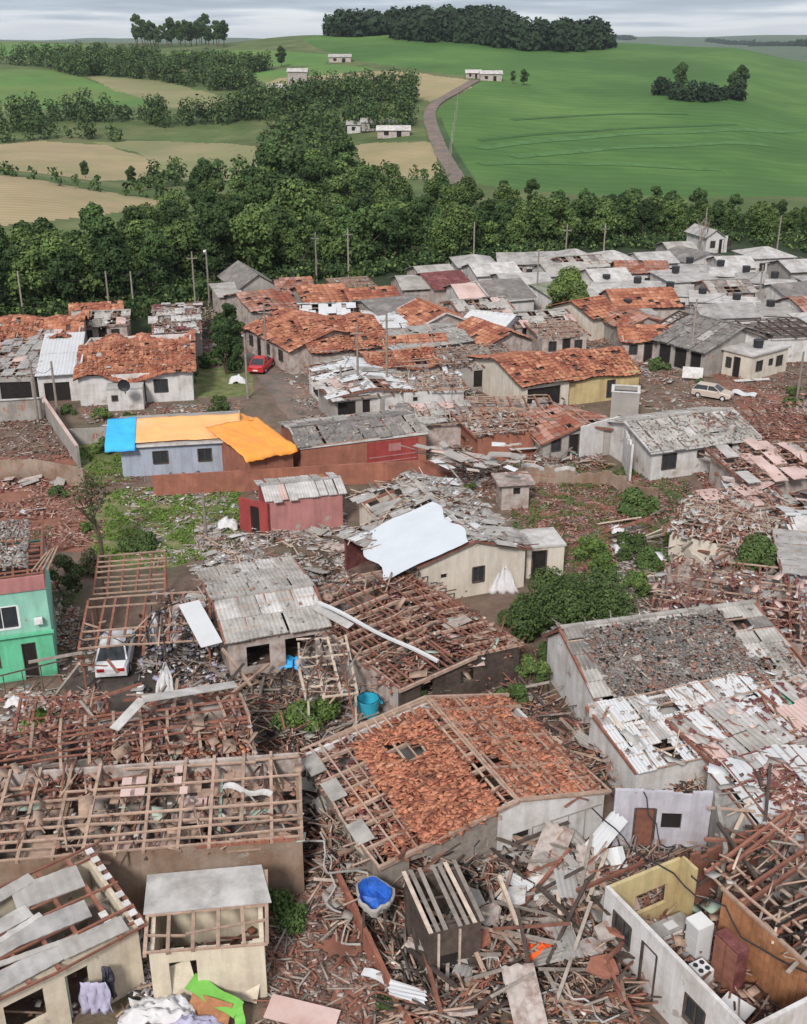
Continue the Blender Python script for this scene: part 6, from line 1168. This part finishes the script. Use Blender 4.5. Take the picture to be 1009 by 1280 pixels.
for k in range(n): mb.quad(ring(.60,1.99,k),ring(.60,1.99,k+1),ring(.45,1.55,k+1),ring(.45,1.55,k)); mb.tri(ring(.45,1.55,k),ring(.45,1.55,k+1),Vector((.1,0,1.72)))
mb.build('blue_lining', 'plastic_blue', t); mb = MB(); [mb.beam((x_,y_,0),(x_*.8,y_*.8,1.65),.1) for x_ in (-.45,.45) for y_ in (-.45,.45)]; mb.build('stand', 'wood_dark', t); t.scale = (.98,.98,1.1)
g = G(10, 985, .9); t = empty('water_tank', (g.x,g.y,0), 0, 'pale crumpled round tank lid at the left edge', 'water tank'); mb = MB()
for k in range(n):
    mb.quad(ring(.75,.55,k),ring(.75,.55,k+1),ring(.62,.95,k+1),ring(.62,.95,k)); mb.tri(ring(.62,.95,k),ring(.62,.95,k+1),Vector((.05,0,1.12)))
mb.build('lid', 'w_mint', t)
def cloth(label, px, py, w_, d_, h_, m, z=0.0, seed=1, name='cloth', cat='cloth', rz=0, amp=.18):
    """crumpled cloth or sheet lying over a heap"""
    g = G(px, py, z); mb = MB(); n = 16; vs = []
    for j in range(n+1):
        for i in range(n+1):
            x, y = (i/n-.5), (j/n-.5); e_ = 1+.25*nz(math.atan2(y,x)*1.3, seed, 3); k = max(0, 1-((x*2)**2+(y*2)**2)*.8)
            vs.append(Vector((x*w_*e_, y*d_*e_, max(.03, h_*(k**.7)*(.75+.5*nz(x*5, y*5, seed))+ amp*abs(nz(x*9+seed, y*9, seed))))))
    for j in range(n):
        pass
    mb.grid(vs, n, n)
    o = mb.build(name, m, None, True); o.location = g; o.rotation_euler.z = rz; tagm(o, label, cat); md = o.modifiers.new('s','SOLIDIFY'); md.thickness = .015; return o
def hanging(label, px, py, w0, w1, h, m, z=0, lean=.2, name='cloth', seed=1):
    g = G(px, py, z); mb = MB(); n = 12; k_ = 8
    P_ = lambda i, j: Vector(((i/n-.5)*(w0+(w1-w0)*(j/k_)**.8) + .05*math.sin(i*2+j), -lean*(j/k_) + .09*math.sin(i*1.7+seed)*(.3+j/k_), h*(1-j/k_)))
    mb.grid([P_(i, j) for j in range(k_+1) for i in range(n+1)], n, k_)
    o = mb.build(name, m, None, True); o.location = g; tagm(o, label, 'cloth'); md = o.modifiers.new('s','SOLIDIFY'); md.thickness = .02; return o
hanging('white cloth hanging from the window of the beige gabled house', 628, 737, .2, 1.9, 1.7, 'cloth_white', 0, .5)
hanging('white cone shaped cloth standing by the fallen roof edge beside the yard', 210, 866, .12, 1.15, 1.75, 'cloth_white', 0, .5, seed=4)
hanging('lilac grey clothes hanging in the broken window of the cream house', 122, 1262, .9, 1.1, 1.2, 'cloth_lilac', .6, .1, seed=2)
hanging('dark clothes hanging beside the lilac ones in the cream house window', 138, 1245, .3, .4, 1.3, 'cloth_dark', .7, .1, seed=6)
hanging('white rag caught on the red carport timbers', 195, 800, .15, .6, 1.6, 'cloth_white', .6, .3, seed=3)
hanging('second white rag on the timbers beside the cluttered yard', 222, 800, .1, .4, 1.4, 'cloth_white', .7, .3, seed=8)
cloth('orange red cloth draped over broken timber', 674, 1192, 1.15, .8, .45, 'cloth_orange', .5, 3)
cloth('ochre cushion lying in the wreckage at the bottom', 712, 1270, .9, .8, .5, 'cloth_ochre', .3, 5)
cloth('dark ochre blanket at the bottom edge', 735, 1285, 1.2, .7, .4, 'cloth_ochre', .2, 15)
cloth('mint green sheet crumpled on the roof at the right edge', 990, 878, 1.5, 1.4, .5, 'cloth_mint', 1.9, 6, amp=.3)
cloth('mint green cloth beside the broken white gable', 708, 565, 1.5, 1.2, .4, 'cloth_mint', .4, 8)
cloth('blue and white bundle beside the fallen pale timber frame', 362, 832, 1.6, 1.0, .5, 'tarp_blue', .1, 9, amp=.3)
cloth('white bags heaped on the rubble plot', 780, 690, 1.3, 1.0, .7, 'cloth_white', .1, 10, amp=.4)
cloth('second smaller heap of white bags on the rubble plot', 772, 665, .9, .8, .5, 'cloth_white', .1, 11, amp=.3)
cloth('white furniture cover beside the pink shed', 285, 660, 1.4, .9, .8, 'cloth_white', .1, 12, amp=.3)
cloth('crumpled white and lilac laundry in front of the cream outhouse', 205, 1272, 2.6, 1.1, .7, 'cloth_white', .1, 13, amp=.5)
cloth('grey lilac bedding at the bottom left among the laundry', 245, 1288, 1.8, .9, .6, 'cloth_lilac', .1, 14, amp=.4)
cloth('white umbrella shaped cover near the teal house door', 20, 880, 1.0, .8, .4, 'cloth_white', .1, 16)
cloth('white parked cover beside the clipped tree', 297, 478, 1.6, 1.2, .8, 'cloth_white', 0, 17)
# green board, cream doors, pale boards near the bottom
def board(label, px, py, z, w_, l_, rz, pitch, roll, m, th=.04, name='board', cat='board', wave=0.0):
    g = G(px, py, z); mb = MB(); n = 10
    for k in range(n):
        x0, x1 = w_*(k/n-.5), w_*((k+1)/n-.5); z0, z1 = wave*math.sin(k*.9), wave*math.sin((k+1)*.9)
        mb.hexa([(x0,-l_/2,z0),(x1,-l_/2,z1),(x1,l_/2,z1*1.3),(x0,l_/2,z0*1.3),(x0,-l_/2,z0+th),(x1,-l_/2,z1+th),(x1,l_/2,z1*1.3+th),(x0,l_/2,z0*1.3+th)])
    o = mb.build(name, m); o.location = g; o.rotation_euler = (pitch, roll, rz); tagm(o, label, cat); return o
board('bright lime green panel bent over the debris at the bottom', 268, 1245, .8, 2.0, .6, R(-28), R(15), R(10), 'plastic_green', wave=.08, name='panel', cat='panel')
board('lime green strip folded down from the bright panel', 300, 1275, .5, .9, .35, R(-75), R(20), R(35), 'plastic_green', wave=.05, name='panel', cat='panel')
board('cream cabinet door leaning in front of the small outhouse', 225, 1235, .7, 1.1, 1.7, R(20), R(70), R(-8), 'w_cream', name='loose_panel', cat='door')
board('cream wall panel tilted beside the lime green panel', 290, 1225, .6, 2.0, 1.1, R(-12), R(60), R(5), 'w_cream', name='panel', cat='panel')
board('pale pink board lying flat at the bottom beside the green panel', 378, 1268, .25, 2.4, .9, R(-14), R(8), R(3), 'metal_pink', name='board')
board('brown board under the lime green panel', 262, 1265, .5, 1.5, .9, R(-20), R(50), R(0), 'wood_orange', name='board')
board('white bent metal strip curling beside the dark shack', 500, 1235, .35, 2.8, .3, R(-22), R(10), R(8), 'metal_white', wave=.14, name='metal_strip', cat='sheet')
board('white triangular panel at the bottom below the shack', 578, 1275, .5, .9, .9, R(45), R(35), R(10), 'w_white', name='panel', cat='panel')
board('white bent roof sheet lying before the lilac rooms', 712, 1112, .7, 2.6, 1.3, R(-8), R(22), R(4), 'w_white', wave=.1, name='roof_sheet', cat='sheet')
board('white folded sheet against the wall of the lilac rooms', 745, 1078, .8, 2.3, .8, R(8), R(40), R(-6), 'metal_white', wave=.16, name='roof_sheet', cat='sheet')
board('mattress like white sheet beside the kitchen ruin', 690, 1100, .9, 1.8, .9, R(-35), R(25), R(6), 'w_white', wave=.08, name='roof_sheet', cat='sheet')
board('long pale gutter fallen across the bare rafters', 470, 790, 2.9, 7.6, .16, R(-37), R(0), R(6), 'metal_white', th=.12, wave=.05, name='gutter', cat='gutter')
board('wide pale flashing board thrown over the timber frame', 415, 770, 2.6, 2.6, .5, R(-38), R(10), R(8), 'fibre_pale', name='flashing', cat='board')
board('white door frame post leaning over the debris heap', 381, 835, 1.0, 2.4, .14, R(80), R(0), R(55), 'metal_white', th=.1, name='plank', cat='plank')
board('white curved roof edge on the long brown walled house', 310, 990, 2.9, 2.0, .2, R(-12), R(0), R(4), 'w_white', th=.12, wave=.1, name='roof_edge', cat='board')
board('small white panel in front of the littered dirt street', 866, 466, .8, 1.9, 1.1, R(-15), R(60), R(0), 'w_white', name='panel', cat='panel')
board('white sheet on the street edge near the station wagon', 930, 492, .2, 2.2, .9, R(-30), R(5), R(2), 'metal_white', wave=.08, name='roof_sheet', cat='sheet')
board('white plank sheet lying on the red dirt yard', 940, 475, .15, 3.6, .5, R(10), R(5), R(0), 'w_white', name='board')
board('pale fallen sheet next to the pole on the right', 958, 515, .2, 2.4, .6, R(14), R(5), R(0), 'fibre_pale', name='roof_sheet', cat='sheet')
board('white strip lying on the board fence', 685, 586, .9, 4.0, .5, R(-6), R(15), R(3), 'fibre_pale', wave=.15, name='roof_sheet', cat='sheet')
board('white beam leaning out of the shack debris', 640, 1140, 1.6, 2.6, .14, R(-62), R(0), R(42), 'wood_pale', th=.12, name='beam', cat='beam')
g = G(157, 492, 1.95); t = empty('satellite_dish', g, 0, 'black satellite dish on the low white utility room', 'satellite dish'); mb = MB()
for k in range(12):
    for (r0,z0,r1,z1) in ((0,0,.3,.05),(.3,.05,.55,.18)):
        a0,a1=6.283*k/12,6.283*(k+1)/12; Q=lambda r,z,a: Vector((r*math.cos(a), -z*1.0-.1, .8+r*math.sin(a))); mb.quad(Q(r0,z0,a0),Q(r0,z0,a1),Q(r1,z1,a1),Q(r1,z1,a0))
mb.build('dish', 'tank_black', t); mb = MB(); mb.cyl((0,0,0),(0,-.1,.8),.05,.05,6); mb.build('mast', 'tank_black', t)
def wire(label, a, b, za, zb, m='tank_black', r=.02, seed=0, sag=.5):
    A, B = G(*a, za), G(*b, zb); mb = MB(); n = 18; nn = Vector(((B-A).y, -(B-A).x, 0)).normalized(); pts = [A.lerp(B, i/n) + nn*nz(i*.35, seed, 2)*.9 + Vector((0,0, nz(i*.3, seed, 7)*.5 - sag*4*(i/n)*(1-i/n))) for i in range(n+1)]
    for p in pts: p.z = max(p.z, .12)
    for p, q in zip(pts, pts[1:]): mb.beam(p-A, q-A, r*2)
    o = mb.build('cable', m); o.location = A; tagm(o, label, 'cable')
wire('grey cable snaking from the brown wall to the water tank', (300,985), (470,1110), 2.9, 1.5, 'fibre_pale', .025, 1, .4)
wire('black cable hanging from the orange ruin to the shack', (600,1050), (520,1200), 3.0, .4, 'tank_black', .02, 2, .3)
wire('pale cable looping over the rubble left of the shack', (400,1040), (440,1190), 1.8, .2, 'fibre_pale', .025, 3, .2)
wire('black cable from the lilac room to the kitchen house', (800,985), (870,1100), 2.8, 2.7, 'tank_black', .02, 4, .5)
wire('long cable strung over the roofless kitchen house', (740,1010), (1030,1230), 3.4, 3.0, 'tank_black', .02, 5, .3)
wire('cable drooping over the red carport frame', (90,800), (240,770), 2.6, 2.5, 'tank_black', .018, 6, .4)
wire('cable across the bare rafters behind the brown wall', (20,930), (330,950), 3.0, 2.9, 'tank_black', .018, 7, .3)
wire('pale cable across the rubble below the orange cloth', (600,1200), (780,1270), 1.3, 1.0, 'fibre_pale', .02, 8, .2)
# ---------------------------------------------------------------- debris
random.seed(77)
Z = lambda *a: list(a)
litter(Z((-60,600),(110,590),(140,680),(60,690),(-60,680)), 1500, 'tiles_old', .3, 1.0, label='broken tiles and sticks strewn over the bare plot at the left')
litter(Z((150,605),(300,600),(300,690),(180,712)), 900, 'pale', .1, .9, label='pale scraps scattered on the lawn')
litter(Z((250,655),(430,640),(440,735),(240,730)), 1500, 'pale', .35, 1.0, label='pale slabs and scraps spread behind the grey roofed house')
litter(Z((190,735),(290,760),(290,860),(170,870)), 1300, 'clutter', .9, .9, label='jumble of household things under the carport frame')
litter(Z((60,720),(120,790),(130,930),(80,900)), 350, 'mix', .3, label='broken bits along the side of the teal house')
litter(Z((240,855),(330,835),(400,860),(400,900),(260,900)), 450, 'wood', .35, label='splintered wood around the dark yard')
litter(Z((380,790),(480,830),(560,900),(520,960),(420,940),(370,900)), 1400, 'pale', .5, .9, label='heaped fragments around the blue tub')
litter(Z((330,900),(440,900),(480,960),(400,1000),(340,960)), 500, 'wood', .3, label='sticks and scraps beside the slanted grey sheets')
litter(Z((330,950),(480,1040),(500,1160),(430,1180),(380,1060)), 1500, 'wood', .6, label='tangle of planks between the long brown house and the orange ruin')
litter(Z((400,1040),(640,1060),(640,1120),(470,1150),(400,1110)), 2200, 'wood', 1.7, 1.0, .5, label='high heap of shattered timber against the front of the orange ruin')
litter(Z((350,930),(400,930),(480,1080),(440,1120)), 1100, 'wood', 1.4, 1.0, .5, label='broken boards piled along the left side of the orange ruin')
litter(Z((700,930),(800,940),(900,1010),(880,1040),(780,990)), 1500, 'wood', 1.2, 1.0, .4, label='boards piled along the tall white side walls')
litter(Z((330,1110),(440,1110),(520,1290),(330,1290)), 1500, 'earth', .15, label='crumbled soil and scraps in the yard at the bottom')
litter(Z((480,1150),(780,1080),(790,1290),(500,1300)), 7000, 'wood', 1.1, 1.0, .35, label='deep tangle of splintered timber at the bottom')
litter(Z((600,1050),(880,1020),(880,1110),(720,1150)), 1500, 'wood', .8, label='wreckage inside the roofless lilac rooms')
litter(Z((640,860),(800,930),(900,1000),(850,1040),(760,980),(660,920)), 2000, 'wood', .5, label='broken timber between the orange ruin and the white wall')
litter(Z((560,780),(700,800),(680,890),(560,880)), 500, 'earth', .3, label='scraps behind the orange ruin')
litter(Z((640,590),(860,600),(900,700),(800,760),(720,740),(650,680)), 3000, 'earth', .22, .8, label='broken tiles covering the brown rubble plot')
litter(Z((640,600),(850,600),(880,690),(740,720),(660,680)), 1400, 'tiles_old', .25, .8, label='old tile fragments among the weeds of the rubble plot')
litter(Z((760,660),(860,660),(900,760),(780,770)), 900, 'pale', .4, label='pale splinters beside the white bags')
litter(Z((560,500),(720,500),(760,590),(560,600)), 3400, 'mix', .8, 1.0, label='chaotic heap of building rubble behind the board fence')
litter(Z((560,520),(700,510),(740,580),(600,590)), 700, 'pale', .9, 1.4, label='large pale pieces on top of the rubble heap behind the fence')
litter(Z((500,470),(650,470),(660,520),(500,530)), 1700, 'pale', .7, 1.0, label='pale wreckage between the roofless rooms in the centre')
litter(Z((850,450),(1020,450),(1060,600),(900,540)), 2200, 'earth', .2, 1.0, label='red earth and scraps around the dirt street')
litter(Z((780,440),(880,440),(900,520),(800,520)), 500, 'mix', .12, .9, label='scraps scattered along the red dirt street')
litter(Z((860,560),(1060,560),(1060,700),(900,660)), 3000, 'tiles_old', .5, 1.0, label='tile and timber wreckage in the upper right yards')
litter(Z((800,700),(1060,700),(1060,830),(900,800)), 3000, 'maroon', .5, 1.0, label='maroon tile wreckage behind the grey rubble roof')
litter(Z((330,430),(400,440),(470,540),(410,560)), 1300, 'mix', .15, .9, label='grey scraps littering the street')
litter(Z((100,505),(300,500),(300,545),(110,545)), 600, 'mix', .1, .9, label='scraps in the yard between the white garages and the tarp covered house')
litter(Z((360,500),(520,500),(540,540),(400,560)), 700, 'grey', .4, .9, label='crushed grey roofing behind the dark roofed house')
litter(Z((640,430),(860,400),(840,480),(700,500)), 1800, 'mix', .4, 1.0, label='roof debris between the orange tile houses')
litter(Z((620,380),(800,385),(860,430),(700,430)), 900, 'mix', .4, 1.0, label='pale rubble around the round green tree')
litter(Z((190,380),(330,380),(320,440),(200,450)), 900, 'mix', .5, 1.1, label='rubble by the forest edge on the left')
litter(Z((-40,500),(60,500),(95,575),(-40,580)), 900, 'earth', .3, 1.0, label='rubble inside the walled yard at the left')
litter(Z((120,590),(560,600),(440,640),(300,620),(130,610)), 700, 'earth', .15, 1.0, label='scraps at the foot of the brick wall')
litter(Z((0,860),(120,860),(100,930),(0,920)), 400, 'mix', .2, label='scraps in front of the teal house')
litter(Z((-60,930),(60,930),(30,1060),(-60,1080)), 800, 'wood', .5, label='splintered wood at the left edge')
litter(Z((170,1150),(200,1150),(250,1290),(160,1290)), 500, 'clutter', .3, label='household scraps in front of the cream outhouse')
litter(Z((850,860),(1060,820),(1060,1290),(960,1290),(930,1100)), 2600, 'maroon', .5, label='wreckage between the ruined houses at the right edge')
litter(Z((480,600),(640,590),(640,640),(560,620)), 500, 'mix', .3, label='scraps behind the beige gabled house')
litter(Z((500,330),(1010,325),(1060,430),(560,420)), 2600, 'mix', .4, 1.3, label='scattered debris between the far houses')
# larger planks, beams and sheets lying loose: one object each
def loose_items(zone, poly, n, kinds, zr, where, lr=(1.2,3.2), seed=1, tilt=.28, bias=None):
    random.seed(seed); W = [G(*p) for p in poly]; Q = [(p.x, p.y) for p in W]; k = 0
    lab = {'wall_piece': ('broken piece of plastered wall lying '+where, 'wall piece', 'wall piece'), 'plank': ('long splintered plank lying '+where, 'plank', 'plank'), 'roof_sheet': ('torn piece of roofing sheet lying '+where, 'sheet', 'sheet'), 'beam': ('thick roof beam fallen '+where, 'beam', 'beam')}
    while k < n:
        x, y = ru(min(q[0] for q in Q), max(q[0] for q in Q)), ru(min(q[1] for q in Q), max(q[1] for q in Q))
        if not inpoly(x, y, Q): continue
        k += 1; kd = random.choice(kinds); z = ru(*zr); mb = MB()
        if kd == 'plank': L_ = ru(*lr); mb.box(-L_/2,-ru(.04,.09),-.015,L_/2,.07,.02); m = random.choice(['wood_pink','wood_grey','wood_grey','wood_red','wood_pale','wood_dark','wood_dark'])
        elif kd == 'beam': L_ = ru(lr[0]*1.2, lr[1]*1.25); mb.box(-L_/2,-.06,-.06,L_/2,.06,.06); m = random.choice(['wood_grey','wood_red','wood_pink','wood_dark'])
        elif kd == 'wall_piece':
            n_ = random.randint(5, 7); R0 = [(ru(.3,.7)*math.cos(6.283*i/n_), ru(.3,.7)*math.sin(6.283*i/n_)) for i in range(n_)]; m = random.choice(['w_white','w_ruin','w_brick','w_ruin','w_grey'])
            mb.v = [(a, b, -.06) for a, b in R0] + [(a, b, .06) for a, b in R0]; mb.f = [tuple(range(n_))[::-1], tuple(range(n_, 2*n_))] + [(i, (i+1) % n_, n_+(i+1) % n_, n_+i) for i in range(n_)]; mb.m = [0]*(n_+2)
        else:
            w_, l_ = (ru(.35,.85), ru(.6,1.6)) if random.random() < .65 else (ru(.7,1.2), ru(1.5,2.6)); ns = 8; bd = ru(-.12,.12); m = random.choice(['fibre_pale','fibre','fibre','metal_white','w_ruin','w_ruin','metal_pink','concrete'])
            P_ = lambda i, s: Vector((s*l_/2 + (nz(i*.9, s, seed)*.12), w_*(i/ns-.5), .025*(i % 2) + bd*math.sin(i/ns*3)*s))
            for i in range(ns): mb.quad(P_(i,-1),P_(i,1),P_(i+1,1),P_(i+1,-1))
        if not mb.v: continue
        o = mb.build(kd, m); o.location = (x, y, z); yaw = ru(0, math.pi) if bias is None else random.gauss(bias, .35); o.rotation_euler = (random.gauss(0, tilt*.5), random.gauss(0, tilt), yaw); l, c_, g_ = lab[kd]; tagm(o, l, c_, f'{g_}s {where}')
loose_items('a', [(500,1170),(780,1100),(790,1280),(510,1290)], 120, ['plank','plank','plank','beam','beam','roof_sheet','wall_piece'], (.5,1.6), 'in the tangle below the shack and the lilac rooms', seed=1)
loose_items('b', [(600,1060),(760,1080),(740,1150),(620,1140)], 32, ['plank','plank','beam','roof_sheet'], (.6,1.6), 'between the shack and the roofless lilac rooms', seed=2)
loose_items('c', [(340,970),(470,1040),(500,1120),(420,1140),(380,1060)], 40, ['plank','beam','roof_sheet','wall_piece'], (.3,1.2), 'between the long brown house and the orange ruin', seed=3)
loose_items('d', [(650,870),(780,930),(880,990),(800,1000),(700,940)], 30, ['plank','plank','beam','roof_sheet'], (.3,.9), 'between the orange ruin and the white walls', seed=4, bias=R(-50))
loose_items('e', [(860,1080),(1040,1040),(1060,1280),(980,1290)], 34, ['plank','beam'], (1.5,3.1), 'over the roofless kitchen house', seed=5, lr=(1.8,4))
loose_items('f', [(380,780),(480,840),(540,880),(420,930)], 20, ['plank'], (.1,.5), 'around the blue tub', seed=6)
loose_items('g', [(560,510),(720,510),(740,580),(580,590)], 40, ['plank','beam','roof_sheet','wall_piece'], (.4,1.4), 'on the rubble heap behind the board fence', seed=7)
loose_items('h', [(250,655),(430,650),(430,725),(250,725)], 26, ['roof_sheet','plank','roof_sheet'], (.1,.3), 'on the ground behind the grey roofed house', seed=8)
loose_items('i', [(870,570),(1040,570),(1040,690),(920,660)], 40, ['roof_sheet','plank','beam'], (.8,2.1), 'over the wrecked upper right yards', seed=9)
loose_items('j', [(820,690),(1040,700),(1040,800),(900,790)], 34, ['plank','beam','roof_sheet'], (.6,1.9), 'behind the grey rubble roof', seed=10)
loose_items('k', [(20,870),(300,880),(310,950),(40,1000)], 26, ['plank','beam'], (1.8,2.9), 'over the wrecked house behind the brown wall', seed=11)
loose_items('l', [(500,600),(640,600),(690,660),(580,650)], 36, ['roof_sheet','plank','roof_sheet'], (2.4,3.3), 'on the broken roof of the beige gabled house', seed=12, bias=R(-25), tilt=.12)
loose_items('m', [(760,640),(850,650),(900,740),(790,760)], 20, ['plank','beam'], (.1,.7), 'beside the bushes on the rubble plot', seed=13, bias=R(15))
loose_items('n', [(-40,600),(100,600),(110,680),(-40,680)], 14, ['plank','roof_sheet'], (.1,.4), 'on the bare plot at the left', seed=14)
loose_items('o', [(470,1060),(640,1050),(640,1110),(500,1130)], 30, ['plank','plank','beam'], (.5,2.2), 'against the front of the orange tiled ruin', seed=15, tilt=.7)
loose_items('p', [(240,860),(330,840),(340,890),(260,890)], 12, ['plank','beam'], (.1,.5), 'beside the dark yard floor', seed=16)
loose_items('q', [(180,740),(280,750),(280,850),(180,850)], 16, ['plank','plank','roof_sheet'], (.6,1.8), 'through the jumble under the carport frame', seed=17, tilt=.5)
# ---------------------------------------------------------------- air
mb = MB(); mb.box(-4200,-80,-60,4200,7600,140); hz = mb.build('haze', 'dark'); hz['kind'] = 'stuff'; hm_ = bpy.data.materials.new('haze'); hm_.use_nodes = True; t = hm_.node_tree; t.nodes.clear(); o_ = N(t,'ShaderNodeOutputMaterial'); v_ = N(t,'ShaderNodeVolumePrincipled'); v_.inputs['Color'].default_value = (.78,.86,.95,1); v_.inputs['Density'].default_value = 0.00007; v_.inputs['Anisotropy'].default_value = .2; LK(t, v_.outputs[0], o_.inputs['Volume']); hz.data.materials.clear(); hz.data.materials.append(hm_)
